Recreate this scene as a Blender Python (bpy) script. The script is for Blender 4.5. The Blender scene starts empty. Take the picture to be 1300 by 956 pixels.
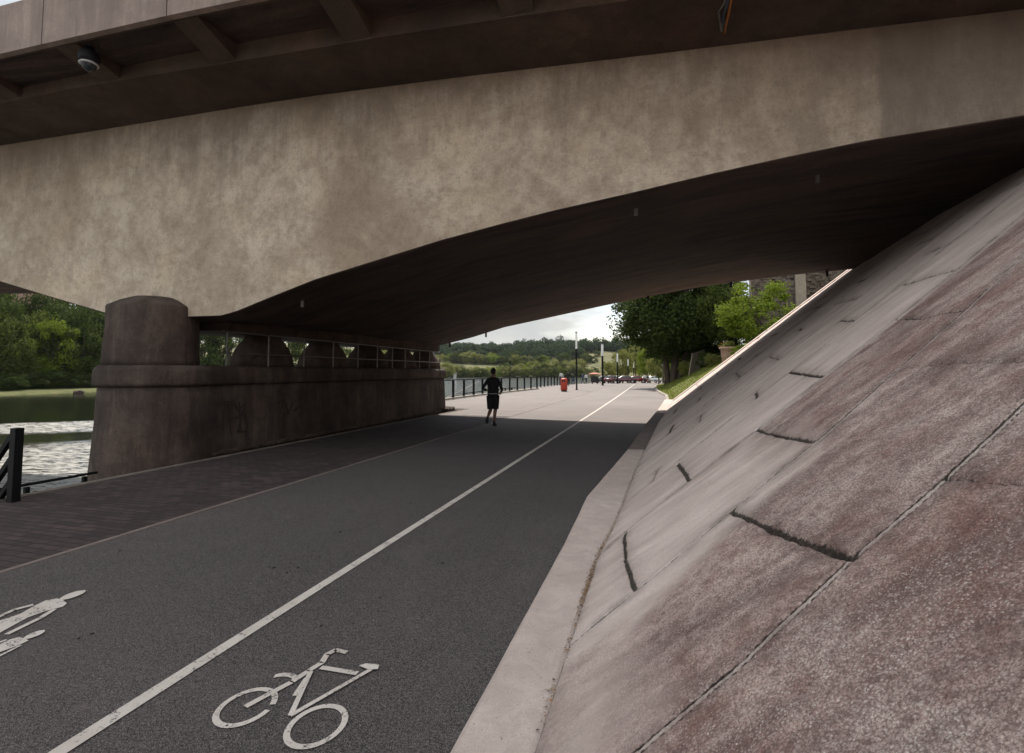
import bpy, bmesh, math, random
import numpy as np
from mathutils import Vector, Matrix, noise as mnoise
R = math.radians
random.seed(7); rng = np.random.default_rng(11)
sc = bpy.context.scene
col = sc.collection

# ---------------------------------------------------------------- camera
CF, CU, CV, HZ, H = 650.0, 650.0, 433.5, 472.0, 1.65
PITCH = math.atan((HZ-CV)/CF); YAW = math.atan((835-CU)/CF*math.cos(PITCH))
cam = bpy.data.cameras.new('camera'); camo = bpy.data.objects.new('camera', cam); col.objects.link(camo)
camo.location = (0, 0, H); camo.rotation_euler = (math.pi/2+PITCH, 0, YAW)
cam.sensor_width = 36; cam.lens = 18; cam.shift_y = -(478-CV)/1300
cam.clip_start = .05; cam.clip_end = 4000
sc.camera = camo
FW = Vector((-math.sin(YAW)*math.cos(PITCH), math.cos(YAW)*math.cos(PITCH), math.sin(PITCH)))
RT = Vector((math.cos(YAW), math.sin(YAW), 0)); UP = RT.cross(FW)
def ray(u, v): return FW + RT*((u-CU)/CF) - UP*((v-CV)/CF)
C0 = Vector((0, 0, H))
def onZ(u, v, z=0): d = ray(u, v); return C0+d*((z-H)/d.z)
def onY(u, v, Y): d = ray(u, v); return C0+d*(Y/d.y)
def onX(u, v, X): d = ray(u, v); return C0+d*(X/d.x)

# ---------------------------------------------------------------- light
SUN_EL, SUN_AZ = R(50), R(24)            # azimuth: to the left of +Y
sdir = Vector((-math.sin(SUN_AZ)*math.cos(SUN_EL), math.cos(SUN_AZ)*math.cos(SUN_EL), math.sin(SUN_EL)))
sl = bpy.data.lights.new('sun', 'SUN'); so = bpy.data.objects.new('sun', sl); col.objects.link(so)
sl.energy = 3.6; sl.angle = R(.55); sl.color = (1, .935, .845)
so.rotation_euler = (-sdir).to_track_quat('-Z', 'Y').to_euler()
w = bpy.data.worlds.new('World'); sc.world = w; w.use_nodes = True
nt = w.node_tree; nt.nodes.clear()
def N(nt, t, **k):
    n = nt.nodes.new(t)
    for a, b in k.items(): setattr(n, a, b)
    return n
out = N(nt, 'ShaderNodeOutputWorld'); bg = N(nt, 'ShaderNodeBackground'); bg.inputs[1].default_value = .1
sky = N(nt, 'ShaderNodeTexSky', sky_type='NISHITA'); sky.sun_disc = False
sky.sun_elevation = SUN_EL; sky.sun_rotation = -SUN_AZ; sky.altitude = 100; sky.dust_density = 2
tc = N(nt, 'ShaderNodeTexCoord'); mp = N(nt, 'ShaderNodeMapping'); mp.inputs['Scale'].default_value = (1, 1, 3.2)
nz = N(nt, 'ShaderNodeTexNoise'); nz.inputs['Scale'].default_value = 2.6; nz.inputs['Detail'].default_value = 9; nz.inputs['Roughness'].default_value = .55
cr = N(nt, 'ShaderNodeValToRGB'); cr.color_ramp.elements[0].position = .36; cr.color_ramp.elements[1].position = .56
nz2 = N(nt, 'ShaderNodeTexNoise'); nz2.inputs['Scale'].default_value = 5; nz2.inputs['Detail'].default_value = 6
cr2 = N(nt, 'ShaderNodeValToRGB')
cr2.color_ramp.elements[0].position = .3; cr2.color_ramp.elements[0].color = (2.75, 3.0, 3.1, 1)
cr2.color_ramp.elements[1].position = .7; cr2.color_ramp.elements[1].color = (4.1, 4.0, 3.8, 1)
mx = N(nt, 'ShaderNodeMix', data_type='RGBA')
L = nt.links.new
L(tc.outputs['Generated'], mp.inputs[0]); L(mp.outputs[0], nz.inputs['Vector']); L(mp.outputs[0], nz2.inputs['Vector'])
L(nz.outputs['Fac'], cr.inputs[0]); L(nz2.outputs['Fac'], cr2.inputs[0])
L(cr.outputs[0], mx.inputs[0]); L(sky.outputs[0], mx.inputs[6]); L(cr2.outputs[0], mx.inputs[7])
# unseen clouds behind the camera brightened as added fill light
spw = N(nt, 'ShaderNodeSeparateXYZ'); L(tc.outputs['Generated'], spw.inputs[0])
mr = N(nt, 'ShaderNodeMapRange', interpolation_type='SMOOTHSTEP'); L(spw.outputs['Y'], mr.inputs[0])
mr.inputs[1].default_value = .55; mr.inputs[2].default_value = -.35; mr.inputs[3].default_value = 1; mr.inputs[4].default_value = 2.6
vm = N(nt, 'ShaderNodeVectorMath', operation='SCALE'); L(cr2.outputs[0], vm.inputs[0]); L(mr.outputs[0], vm.inputs[3])
L(vm.outputs[0], mx.inputs[7])
L(mx.outputs[2], bg.inputs[0]); L(bg.outputs[0], out.inputs[0])
sc.view_settings.view_transform = 'Standard'; sc.view_settings.look = 'None'
sc.view_settings.gamma = 1; sc.view_settings.exposure = .92; sc.view_settings.use_curve_mapping = False
sc.render.engine = 'CYCLES'; sc.cycles.max_bounces = 8; sc.cycles.diffuse_bounces = 2
sc.cycles.use_denoising = True

# ---------------------------------------------------------------- helpers
def tag(o, label=None, cat=None, group=None, kind=None):
    for k, v in (('label', label), ('category', cat), ('group', group), ('kind', kind)):
        if v: o[k] = v
    return o
def empty(name, loc=(0, 0, 0), rz=0, label=None, cat=None, group=None):
    o = bpy.data.objects.new(name, None); col.objects.link(o); o.location = loc; o.rotation_euler = (0, 0, rz)
    return tag(o, label, cat, group)
def mesh_obj(name, verts, faces, mat=None, parent=None, smooth=False, uv=None):
    me = bpy.data.meshes.new(name)
    if isinstance(verts, np.ndarray) and isinstance(faces, np.ndarray):
        k = faces.shape[1]
        me.vertices.add(len(verts)); me.vertices.foreach_set('co', verts.astype(np.float32).ravel())
        me.loops.add(faces.size); me.loops.foreach_set('vertex_index', faces.astype(np.int32).ravel())
        me.polygons.add(len(faces)); me.polygons.foreach_set('loop_start', np.arange(0, faces.size, k, dtype=np.int32))
        me.update(calc_edges=True)
    else:
        me.from_pydata([tuple(v) for v in verts], [], [tuple(f) for f in faces]); me.update()
    if smooth: me.polygons.foreach_set('use_smooth', [True]*len(me.polygons))
    if mat: me.materials.append(mat)
    o = bpy.data.objects.new(name, me); col.objects.link(o)
    if parent: o.parent = parent
    return o
def bm_obj(name, bm, mat=None, parent=None, smooth=False, mats=None):
    me = bpy.data.meshes.new(name); bm.normal_update(); bm.to_mesh(me); bm.free()
    if smooth: me.polygons.foreach_set('use_smooth', [True]*len(me.polygons))
    for m in (mats or [mat]): me.materials.append(m)
    o = bpy.data.objects.new(name, me); col.objects.link(o)
    if parent: o.parent = parent
    return o
def box(bm, x0, x1, y0, y1, z0, z1, M=None, bevel=0):
    vs = [bm.verts.new((x, y, z)) for x in (x0, x1) for y in (y0, y1) for z in (z0, z1)]
    fs = [bm.faces.new([vs[i] for i in f]) for f in ((0, 1, 3, 2), (4, 6, 7, 5), (0, 4, 5, 1), (2, 3, 7, 6), (0, 2, 6, 4), (1, 5, 7, 3))]
    if bevel:
        es = list({e for f in fs for e in f.edges})
        r = bmesh.ops.bevel(bm, geom=es, offset=bevel, segments=2, affect='EDGES', profile=.5)
        vs = list({v for f in r['faces'] for v in f.verts} | {v for v in vs if v.is_valid})
    if M is not None: bmesh.ops.transform(bm, matrix=M, verts=vs)
    return vs
def tube(bm, pts, rad, n=8, cap=True, square=False):
    pts = [Vector(p) for p in pts]; rs = rad if isinstance(rad, (list, tuple)) else [rad]*len(pts)
    rings = []
    for i, p in enumerate(pts):
        d = (pts[min(i+1, len(pts)-1)]-pts[max(i-1, 0)]).normalized()
        a = d.cross(Vector((0, 0, 1)))
        if a.length < 1e-3: a = Vector((1, 0, 0))
        a.normalize(); b = d.cross(a)
        k = 4 if square else n
        rings.append([bm.verts.new(p+(a*math.cos(t)+b*math.sin(t))*rs[i]) for t in [2*math.pi*(j+(.5 if square else 0))/k for j in range(k)]])
    k = len(rings[0])
    for r0, r1 in zip(rings, rings[1:]):
        for j in range(k): bm.faces.new((r0[j], r0[(j+1) % k], r1[(j+1) % k], r1[j]))
    if cap: bm.faces.new(rings[0][::-1]); bm.faces.new(rings[-1])
def lathe(bm, prof, c=(0, 0), n=32, sx=1, sy=1):
    rings = [[bm.verts.new((c[0]+r*sx*math.cos(2*math.pi*j/n), c[1]+r*sy*math.sin(2*math.pi*j/n), z)) for j in range(n)] for r, z in prof]
    for r0, r1 in zip(rings, rings[1:]):
        for j in range(n): bm.faces.new((r0[j], r0[(j+1) % n], r1[(j+1) % n], r1[j]))
    bm.faces.new(rings[0][::-1]); bm.faces.new(rings[-1])
def grid_faces(nu, nv):
    i = np.arange(nu-1)[:, None]*nv+np.arange(nv-1)[None, :]
    return np.stack([i, i+nv, i+nv+1, i+1], -1).reshape(-1, 4)
def grid_obj(name, X, Y, Z, mat, parent=None, smooth=True):
    v = np.stack([X, Y, Z], -1).reshape(-1, 3)
    return mesh_obj(name, v, grid_faces(*X.shape), mat, parent, smooth)
def vnoise(x, y, s, seed=0):      # value noise on arrays
    x = x*s+seed*17.3; y = y*s-seed*9.1
    xi, yi = np.floor(x), np.floor(y); fx, fy = x-xi, y-yi
    fx = fx*fx*(3-2*fx); fy = fy*fy*(3-2*fy)
    def h(a, b):
        t = np.sin(a*127.1+b*311.7+seed*74.7)*43758.5453
        return t-np.floor(t)
    return (h(xi, yi)*(1-fx)+h(xi+1, yi)*fx)*(1-fy)+(h(xi, yi+1)*(1-fx)+h(xi+1, yi+1)*fx)*fy
def fbm(x, y, s, o=4, seed=0):
    r = 0; a = .5
    for k in range(o): r = r+a*vnoise(x, y, s*2**k, seed+k); a *= .5
    return r
def interp(x, xs, ys): return np.interp(x, xs, ys)

# ---------------------------------------------------------------- materials
class G:
    def __init__(s, name, rough=.9, spec=.3):
        s.m = bpy.data.materials.new(name); s.m.use_nodes = True; s.nt = s.m.node_tree
        s.b = s.nt.nodes['Principled BSDF']; s.b.inputs['Roughness'].default_value = rough
        s.b.inputs['Specular IOR Level'].default_value = spec
        s.tc = s.n('ShaderNodeTexCoord')
    def n(s, t, **k): return N(s.nt, t, **k)
    def l(s, a, b): s.nt.links.new(a, b)
    def map(s, scale=(1, 1, 1), rot=(0, 0, 0)):
        m = s.n('ShaderNodeMapping'); m.inputs['Scale'].default_value = scale; m.inputs['Rotation'].default_value = rot
        s.l(s.tc.outputs['Object'], m.inputs[0]); return m.outputs[0]
    def noise(s, scale, detail=5, rough=.6, vec=None, dist=0):
        x = s.n('ShaderNodeTexNoise'); x.inputs['Scale'].default_value = scale; x.inputs['Detail'].default_value = detail
        x.inputs['Roughness'].default_value = rough; x.inputs['Distortion'].default_value = dist
        s.l(vec if vec is not None else s.tc.outputs['Object'], x.inputs['Vector']); return x.outputs['Fac']
    def ramp(s, f, *st, interp='LINEAR'):
        r = s.n('ShaderNodeValToRGB'); e = r.color_ramp.elements; r.color_ramp.interpolation = interp
        while len(e) < len(st): e.new(.5)
        for i, (p, c) in enumerate(st):
            e[i].position = p; e[i].color = (c, c, c, 1) if not isinstance(c, tuple) else (*c[:3], 1)
        s.l(f, r.inputs[0]); return r.outputs[0]
    def mix(s, f, a, b, mode='MIX'):
        m = s.n('ShaderNodeMix', data_type='RGBA', blend_type=mode)
        for v, k in ((f, 0), (a, 6), (b, 7)):
            if isinstance(v, (int, float)): m.inputs[k].default_value = v
            elif isinstance(v, tuple): m.inputs[k].default_value = (*v[:3], 1)
            else: s.l(v, m.inputs[k])
        return m.outputs[2]
    def math(s, op, a, b=0, clamp=False):
        m = s.n('ShaderNodeMath', operation=op, use_clamp=clamp)
        for k, v in ((0, a), (1, b)):
            if isinstance(v, (int, float)): m.inputs[k].default_value = v
            else: s.l(v, m.inputs[k])
        return m.outputs[0]
    def attr(s, name):
        a = s.n('ShaderNodeAttribute', attribute_name=name); return a.outputs['Fac']
    def bump(s, h, strength=.5, dist=.01, prev=None):
        b = s.n('ShaderNodeBump'); b.inputs['Strength'].default_value = strength; b.inputs['Distance'].default_value = dist
        s.l(h, b.inputs['Height'])
        if prev is not None: s.l(prev, b.inputs['Normal'])
        return b.outputs[0]
    def done(s, color, normal=None, rough=None):
        if isinstance(color, tuple): s.b.inputs['Base Color'].default_value = (*color[:3], 1)
        else: s.l(color, s.b.inputs['Base Color'])
        if normal is not None: s.l(normal, s.b.inputs['Normal'])
        if rough is not None: s.l(rough, s.b.inputs['Roughness'])
        return s.m

def concrete(name, base, dark, streak=.5, scale=1., bump=.6, red=0., lump=.03):
    g = G(name, .92, .25)
    big = g.noise(.55*scale, 6, .62); mid = g.noise(2.6*scale, 6, .7, dist=.6); fine = g.noise(34*scale, 4, .75); grit = g.noise(160*scale, 2, .6)
    c = g.mix(g.ramp(big, (.32, 0.), (.7, 1.)), dark, base)
    c = g.mix(g.math('MULTIPLY', g.ramp(mid, (.38, 1.), (.62, 0.)), .45), c, tuple(x*.62 for x in dark))
    if streak:
        st = g.noise(1.0, 6, .7, g.map((1.7, 1.7, .22)), 1.2)
        c = g.mix(g.math('MULTIPLY', g.ramp(st, (.42, 1.), (.62, 0.)), streak), c, tuple(x*.5 for x in dark))
        st2 = g.noise(1.0, 5, .7, g.map((3.7, 3.7, .5)), 1.0)
        c = g.mix(g.math('MULTIPLY', g.ramp(st2, (.56, 0.), (.74, 1.)), streak*.45), c, tuple(min(.6, x*1.35) for x in base))
    if red: c = g.mix(g.math('MULTIPLY', g.ramp(g.noise(.9, 5, .6), (.45, 0.), (.7, 1.)), red), c, (.17, .085, .06))
    c = g.mix(g.ramp(fine, (.25, .55), (.75, 0.)), c, tuple(x*.6 for x in dark))
    pits = g.ramp(g.noise(60*scale, 2, .5), (.27, 1.), (.32, 0.))
    c = g.mix(pits, c, tuple(x*.35 for x in dark))
    b1 = g.bump(g.mix(.5, g.noise(5*scale, 5, .6), mid), bump*.5, lump)
    b2 = g.bump(g.mix(.5, fine, grit), bump, .006, b1)
    b3 = g.bump(g.math('SUBTRACT', 1., pits), bump, .006, b2)
    return g.done(c, b3)

def fascia_mat():
    g = G('weathered_fascia_concrete', .93, .22)
    big = g.noise(.42, 7, .66, dist=.5); mid = g.noise(2.3, 7, .74, dist=.15); m2 = g.noise(7, 6, .78, dist=.1); fine = g.noise(30, 5, .8); grit = g.noise(150, 3, .7)
    sp = g.n('ShaderNodeSeparateXYZ'); g.l(g.tc.outputs['Object'], sp.inputs[0])
    c = g.mix(g.ramp(big, (.36, 0.), (.64, 1.)), (.34, .27, .2), (.58, .495, .395))
    c = g.mix(g.math('MULTIPLY', g.ramp(mid, (.40, 1.), (.58, 0.)), .5), c, (.24, .185, .135))
    c = g.mix(g.math('MULTIPLY', g.ramp(g.noise(.8, 6, .7), (.5, 0.), (.68, 1.)), .5), c, (.58, .46, .33))
    # drip marks from the slab joint, tone darker towards the top
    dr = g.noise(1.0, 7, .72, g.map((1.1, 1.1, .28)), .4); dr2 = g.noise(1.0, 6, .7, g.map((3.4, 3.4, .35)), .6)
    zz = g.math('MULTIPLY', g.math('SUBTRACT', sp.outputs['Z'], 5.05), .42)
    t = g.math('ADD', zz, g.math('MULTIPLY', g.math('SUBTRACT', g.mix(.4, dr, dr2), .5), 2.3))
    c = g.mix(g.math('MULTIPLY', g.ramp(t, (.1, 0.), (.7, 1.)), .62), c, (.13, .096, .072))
    # greyer pour beyond the construction joint, deepened by painted light falloff
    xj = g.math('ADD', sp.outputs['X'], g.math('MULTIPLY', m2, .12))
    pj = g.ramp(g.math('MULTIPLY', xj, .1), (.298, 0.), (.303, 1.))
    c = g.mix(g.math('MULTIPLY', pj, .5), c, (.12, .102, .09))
    xs = g.ramp(g.math('MULTIPLY', sp.outputs['X'], .1), (.05, 0.), (.3, 1.))  # gradual darkening to the right, light falloff painted into the colour
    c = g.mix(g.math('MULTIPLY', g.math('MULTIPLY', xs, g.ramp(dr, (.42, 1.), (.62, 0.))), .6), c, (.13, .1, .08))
    c = g.mix(g.math('MULTIPLY', g.ramp(m2, (.36, 1.), (.52, 0.)), .4), c, (.2, .155, .115))
    c = g.mix(g.math('MULTIPLY', g.ramp(fine, (.3, 1.), (.5, 0.)), .55), c, (.17, .13, .1))
    pits = g.ramp(g.noise(42, 3, .6), (.27, 1.), (.31, 0.)); c = g.mix(pits, c, (.06, .045, .035))
    n = g.bump(mid, .5, .05); n = g.bump(m2, .5, .02, n); n = g.bump(g.mix(.5, fine, grit), .8, .006, n)
    return g.done(c, n)
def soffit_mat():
    g = G('dark_soffit_concrete', .9, .25)  # very dark brown base with paler streaks
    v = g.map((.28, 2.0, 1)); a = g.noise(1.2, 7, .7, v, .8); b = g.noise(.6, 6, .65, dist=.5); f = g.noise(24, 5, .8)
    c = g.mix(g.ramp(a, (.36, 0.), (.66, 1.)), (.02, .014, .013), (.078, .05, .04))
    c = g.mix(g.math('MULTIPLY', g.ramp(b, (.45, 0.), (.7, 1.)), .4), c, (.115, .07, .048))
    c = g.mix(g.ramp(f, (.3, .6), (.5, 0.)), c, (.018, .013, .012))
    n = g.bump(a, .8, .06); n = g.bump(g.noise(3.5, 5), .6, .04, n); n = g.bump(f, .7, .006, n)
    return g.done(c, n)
M = {}
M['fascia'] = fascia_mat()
M['soffit'] = soffit_mat()
M['slab'] = concrete('slab_concrete', (.15, .105, .078), (.05, .035, .027), .2, 1., .9, .3)
M['edge'] = concrete('edge_beam_concrete', (.42, .335, .295), (.27, .205, .18), .55, 1., .4)
M['pier'] = concrete('pier_concrete', (.225, .172, .142), (.05, .036, .031), .55, 1.3, 1.3, .15, .06)
M['kerb_conc'] = concrete('kerb_concrete', (.74, .62, .56), (.60, .485, .435), 0, 2, .6)
M['kerb_dark'] = concrete('dark_kerb_concrete', (.30, .24, .215), (.2, .16, .145), 0, 2, .6)
M['quay'] = concrete('quay_concrete', (.3, .26, .22), (.17, .14, .12), .5, 1, .8)
M['curb'] = concrete('lawn_kerb_concrete', (.42, .38, .33), (.3, .26, .22), 0, 2, .4)

def plain(name, c, rough=.6, metal=0, var=.25, scale=8, spec=.4):
    g = G(name, rough, spec); g.b.inputs['Metallic'].default_value = metal
    n = g.noise(scale, 5, .65)
    return g.done(g.mix(g.ramp(n, (.3, 0.), (.7, 1.)), tuple(x*(1-var) for x in c), tuple(min(1, x*(1+var*.5)) for x in c)), g.bump(g.noise(scale*9, 3), .15, .003))
M['black'] = plain('black_painted_steel', (.006, .006, .007), .65, spec=.2)
M['galv'] = plain('galvanised_steel', (.19, .18, .17), .5, .5)
M['red'] = plain('red_painted_metal', (.42, .05, .03), .5)
M['white'] = plain('white_enamel', (.75, .75, .73), .35)
M['dark'] = plain('dark_rubber', (.02, .02, .02), .8)
M['glassd'] = plain('dark_glass', (.02, .025, .03), .08, 0, .1)
M['cam_w'] = plain('pale_trim_and_camera_highlight', (.45, .45, .45), .3)
M['tag_paint'] = plain('faded_black_spray', (.035, .026, .023), .9)
M['orange'] = plain('orange_conduit', (.35, .13, .03), .5)
M['blue'] = plain('blue_grey_conduit', (.05, .07, .1), .5)
M['bark'] = concrete('bark', (.16, .12, .09), (.08, .058, .045), .6, 3, 1)
M['skin'] = plain('skin', (.2, .11, .08), .6, 0, .1)
M['cloth_black'] = plain('black_sportswear', (.012, .012, .014), .85, 0, .3, 20)
M['cloth_grey'] = plain('charcoal_cloth', (.04, .042, .05), .9)
M['cloth_white'] = plain('white_cloth', (.6, .6, .58), .9)
M['cloth_red'] = plain('red_cloth', (.35, .04, .04), .9)
M['cloth_blue'] = plain('blue_cloth', (.05, .08, .18), .9)
M['yellow'] = plain('yellow_glove', (.55, .5, .12), .8)
M['hair'] = plain('dark_hair', (.02, .014, .01), .8)
M['terracotta'] = plain('terracotta', (.33, .21, .16), .9, 0, .4)
M['stone'] = concrete('rough_stone', (.27, .215, .18), (.12, .092, .078), 0, 2.5, 1.5, 0, .2)
M['pillar_stone'] = concrete('pale_pillar_stone', (.42, .35, .28), (.3, .25, .2), 0, 2, .8)

# asphalt
def asphalt():
    g = G('asphalt', .88, .3)
    big = g.noise(.35, 5, .6); blot = g.noise(1.6, 6, .65, dist=.8); fine = g.noise(95, 3, .8); grit = g.noise(240, 2, .7)
    vor = g.n('ShaderNodeTexVoronoi'); vor.inputs['Scale'].default_value = 110; g.l(g.tc.outputs['Object'], vor.inputs['Vector'])
    c = g.mix(g.ramp(big, (.38, 0.), (.62, 1.)), (.018, .0142, .0142), (.040, .032, .031))
    c = g.mix(g.math('MULTIPLY', g.ramp(blot, (.4, 1.), (.58, 0.)), .5), c, (.019, .016, .018))
    c = g.mix(g.math('MULTIPLY', g.ramp(g.noise(.9, 7, .75, dist=1.5), (.56, 0.), (.66, 1.)), .45), c, (.08, .065, .06))
    c = g.mix(g.ramp(fine, (.42, .0), (.68, .7)), c, (.17, .145, .14))
    c = g.mix(g.ramp(fine, (.25, .75), (.45, .0)), c, (.018, .016, .018))
    c = g.mix(g.ramp(g.noise(330, 1, .5), (.63, 0.), (.67, .9)), c, (.42, .38, .36))
    # tyre polish and seams along the path
    wv = g.noise(1, 4, .6, g.map((2.2, .05, 1)))
    c = g.mix(g.math('MULTIPLY', g.ramp(wv, (.5, 0.), (.7, 1.)), .25), c, (.1, .088, .086))
    y = g.n('ShaderNodeSeparateXYZ'); g.l(g.tc.outputs['Object'], y.inputs[0])
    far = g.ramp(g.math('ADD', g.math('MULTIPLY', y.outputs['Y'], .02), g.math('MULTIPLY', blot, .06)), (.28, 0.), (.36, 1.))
    c = g.mix(far, c, g.mix(g.ramp(g.noise(.25, 5), (.3, 0.), (.7, 1.)), (.15, .13, .122), (.195, .17, .158)))   # paler surface from under the bridge onward
    n = g.bump(g.mix(.5, fine, vor.outputs['Distance']), .7, .004); n = g.bump(blot, .15, .03, n)
    return g.done(c, n)
M['asphalt'] = asphalt()
def paver():
    g = G('clay_pavers', .85, .3)
    def bt(c1, c2, mo):
        b = g.n('ShaderNodeTexBrick'); b.inputs['Scale'].default_value = 1; b.inputs['Brick Width'].default_value = .2; b.inputs['Row Height'].default_value = .1
        b.inputs['Mortar Size'].default_value = .008; b.inputs['Mortar Smooth'].default_value = .3; b.inputs['Bias'].default_value = 0
        b.inputs['Color1'].default_value = (*c1, 1); b.inputs['Color2'].default_value = (*c2, 1); b.inputs['Mortar'].default_value = (*mo, 1)
        mm = g.n('ShaderNodeMapping'); mm.inputs['Rotation'].default_value = (0, 0, 0)
        d = g.n('ShaderNodeTexNoise'); d.inputs['Scale'].default_value = 1.2; g.l(g.tc.outputs['Object'], d.inputs['Vector'])
        ad = g.n('ShaderNodeMix', data_type='RGBA', blend_type='LINEAR_LIGHT'); ad.inputs[0].default_value = .03
        g.l(g.tc.outputs['Object'], ad.inputs[6]); g.l(d.outputs['Color'], ad.inputs[7]); g.l(ad.outputs[2], mm.inputs[0]); g.l(mm.outputs[0], b.inputs['Vector'])
        return b
    b = bt((.085, .06, .056), (.036, .026, .026), (.02, .015, .016))
    c = g.mix(g.math('MULTIPLY', g.ramp(g.noise(1.1, 6, .7), (.4, 1.), (.62, 0.)), .6), b.outputs['Color'], (.03, .022, .023))
    c = g.mix(g.ramp(g.noise(120, 3, .7), (.5, 0.), (.8, .5)), c, (.16, .125, .115))
    inv = g.math('SUBTRACT', 1., b.outputs['Fac'])
    n = g.bump(inv, .9, .012); n = g.bump(g.noise(6, 4), .4, .02, n); n = g.bump(g.noise(100, 3, .7), .5, .003, n)
    return g.done(c, n)
M['paver'] = paver()
def plaza():
    g = G('pale_plaza_slabs', .9, .3)
    b = g.n('ShaderNodeTexBrick'); b.inputs['Scale'].default_value = 1; b.inputs['Brick Width'].default_value = 2.4; b.inputs['Row Height'].default_value = 1.6
    b.inputs['Mortar Size'].default_value = .03; b.inputs['Color1'].default_value = (.19, .165, .153, 1); b.inputs['Color2'].default_value = (.175, .152, .142, 1); b.inputs['Mortar'].default_value = (.125, .105, .1, 1)
    g.l(g.tc.outputs['Object'], b.inputs['Vector'])
    c = g.mix(g.math('MULTIPLY', g.ramp(g.noise(.4, 6), (.35, 1.), (.65, 0.)), .35), b.outputs['Color'], (.14, .12, .11))
    return g.done(c, g.bump(g.noise(70, 3), .4, .004))
M['plaza'] = plaza()
def paint():
    g = G('worn_road_paint', .8, .3)
    n = g.mix(.5, g.noise(70, 4, .8), g.noise(9, 5, .7))
    c = g.mix(g.ramp(n, (.405, 1.), (.46, 0.)), g.mix(g.ramp(g.noise(3, 4), (.3, 0.), (.7, 1.)), (.52, .46, .41), (.66, .6, .55)), (.07, .062, .062))
    return g.done(c, g.bump(g.noise(95, 3, .8), .6, .004))
M['paint'] = paint()
def slope_mat():
    g = G('weathered_slope_concrete', .93, .2)
    rz = g.attr('rough'); jt = g.attr('joint'); st = g.attr('stain')
    # stretched along the slope
    sv = g.map((.55, 3.0, .55), (0, 0, R(-28)))
    big = g.noise(1.3, 6, .62); str_ = g.noise(1.5, 6, .65, sv, .4); mid = g.noise(7, 6, .72, dist=.5)
    agg = g.n('ShaderNodeTexVoronoi'); agg.inputs['Scale'].default_value = 150; agg.inputs['Randomness'].default_value = 1; g.l(g.tc.outputs['Object'], agg.inputs['Vector'])
    grain = g.noise(210, 3, .7); g2 = g.noise(48, 4, .8)
    smooth = g.mix(g.ramp(big, (.3, 0.), (.7, 1.)), (.56, .455, .41), (.74, .62, .565))
    smooth = g.mix(g.math('MULTIPLY', g.ramp(str_, (.38, 1.), (.6, 0.)), .4), smooth, (.33, .25, .22))
    smooth = g.mix(g.ramp(g2, (.3, .45), (.55, 0.)), smooth, (.34, .28, .245))
    rough = g.mix(g.ramp(g.mix(.5, mid, big), (.38, 0.), (.6, 1.)), (.31, .18, .16), (.77, .61, .545))
    rough = g.mix(g.math('MULTIPLY', g.ramp(g.noise(1.0, 6, .7, g.map((.8, 2.2, .8), (0, 0, R(-28)))), (.48, 0.), (.66, 1.)), .6), rough, (.22, .085, .07))   # reddish algae
    rough = g.mix(g.math('MULTIPLY', g.ramp(str_, (.4, 1.), (.6, 0.)), .5), rough, (.12, .09, .078))
    pebb = g.ramp(agg.outputs['Color'], (.2, 0.), (.8, 1.))
    ag2 = g.n('ShaderNodeTexVoronoi'); ag2.inputs['Scale'].default_value = 100; g.l(g.tc.outputs['Object'], ag2.inputs['Vector'])
    wear = g.ramp(g.noise(2.6, 6, .75, dist=.6), (.38, .1), (.6, 1.))
    dots = g.math('MULTIPLY', g.math('MULTIPLY', g.ramp(ag2.outputs['Distance'], (.30, 1.), (.46, 0.)), g.ramp(ag2.outputs['Color'], (.45, 0.), (.55, 1.))), wear)
    d2 = g.math('MULTIPLY', g.math('MULTIPLY', g.ramp(agg.outputs['Distance'], (.30, 1.), (.46, 0.)), g.ramp(agg.outputs['Color'], (.5, 0.), (.6, 1.))), wear)
    rough = g.mix(g.ramp(ag2.outputs['Distance'], (.45, 0.), (.7, .5)), rough, (.11, .066, .057))
    rough = g.mix(g.math('MULTIPLY', dots, .55), rough, g.mix(pebb, (.42, .35, .31), (.86, .78, .72)))
    rough = g.mix(g.math('MULTIPLY', d2, .55), rough, g.mix(pebb, (.5, .42, .37), (.8, .72, .66)))
    rough = g.mix(g.ramp(grain, (.36, .7), (.48, 0.)), rough, (.09, .06, .053))
    rough = g.mix(g.math('MULTIPLY', g.ramp(g.noise(22, 4, .75), (.36, 1.), (.5, 0.)), .5), rough, (.13, .085, .075))
    f = g.math('ADD', rz, g.math('MULTIPLY', g.math('SUBTRACT', big, .5), 1.1))
    f = g.ramp(f, (.3, 0.), (.7, 1.))
    c = g.mix(f, smooth, rough)
    c = g.mix(g.math('MULTIPLY', st, g.ramp(mid, (.35, 1.), (.6, .35))), c, (.07, .055, .045))
    c = g.mix(g.math('MULTIPLY', g.attr('lip'), .7), c, (.62, .54, .49))
    jn = g.math('MULTIPLY', g.math('SUBTRACT', g.noise(38, 4, .75), .5), 1.3)
    jm = g.math('MULTIPLY', g.ramp(g.math('ADD', jt, g.math('MULTIPLY', jn, g.ramp(jt, (.08, 0.), (.3, 1.)))), (.38, 0.), (.62, 1.)), g.ramp(g2, (.3, 1.), (.8, .75)), True)
    c = g.mix(jm, c, g.mix(g.ramp(g.noise(30, 3), (.45, 0.), (.6, 1.)), (.016, .013, .011), (.045, .037, .028)))
    h = g.mix(.5, grain, agg.outputs['Distance'])
    n0 = g.bump(mid, .35, .02)
    b = g.n('ShaderNodeBump'); b.inputs['Distance'].default_value = .007; g.l(g.math('ADD', g.math('MULTIPLY', f, .75), .2), b.inputs['Strength']); g.l(h, b.inputs['Height']); g.l(n0, b.inputs['Normal'])
    return g.done(c, b.outputs[0])
M['slope'] = slope_mat()
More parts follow.
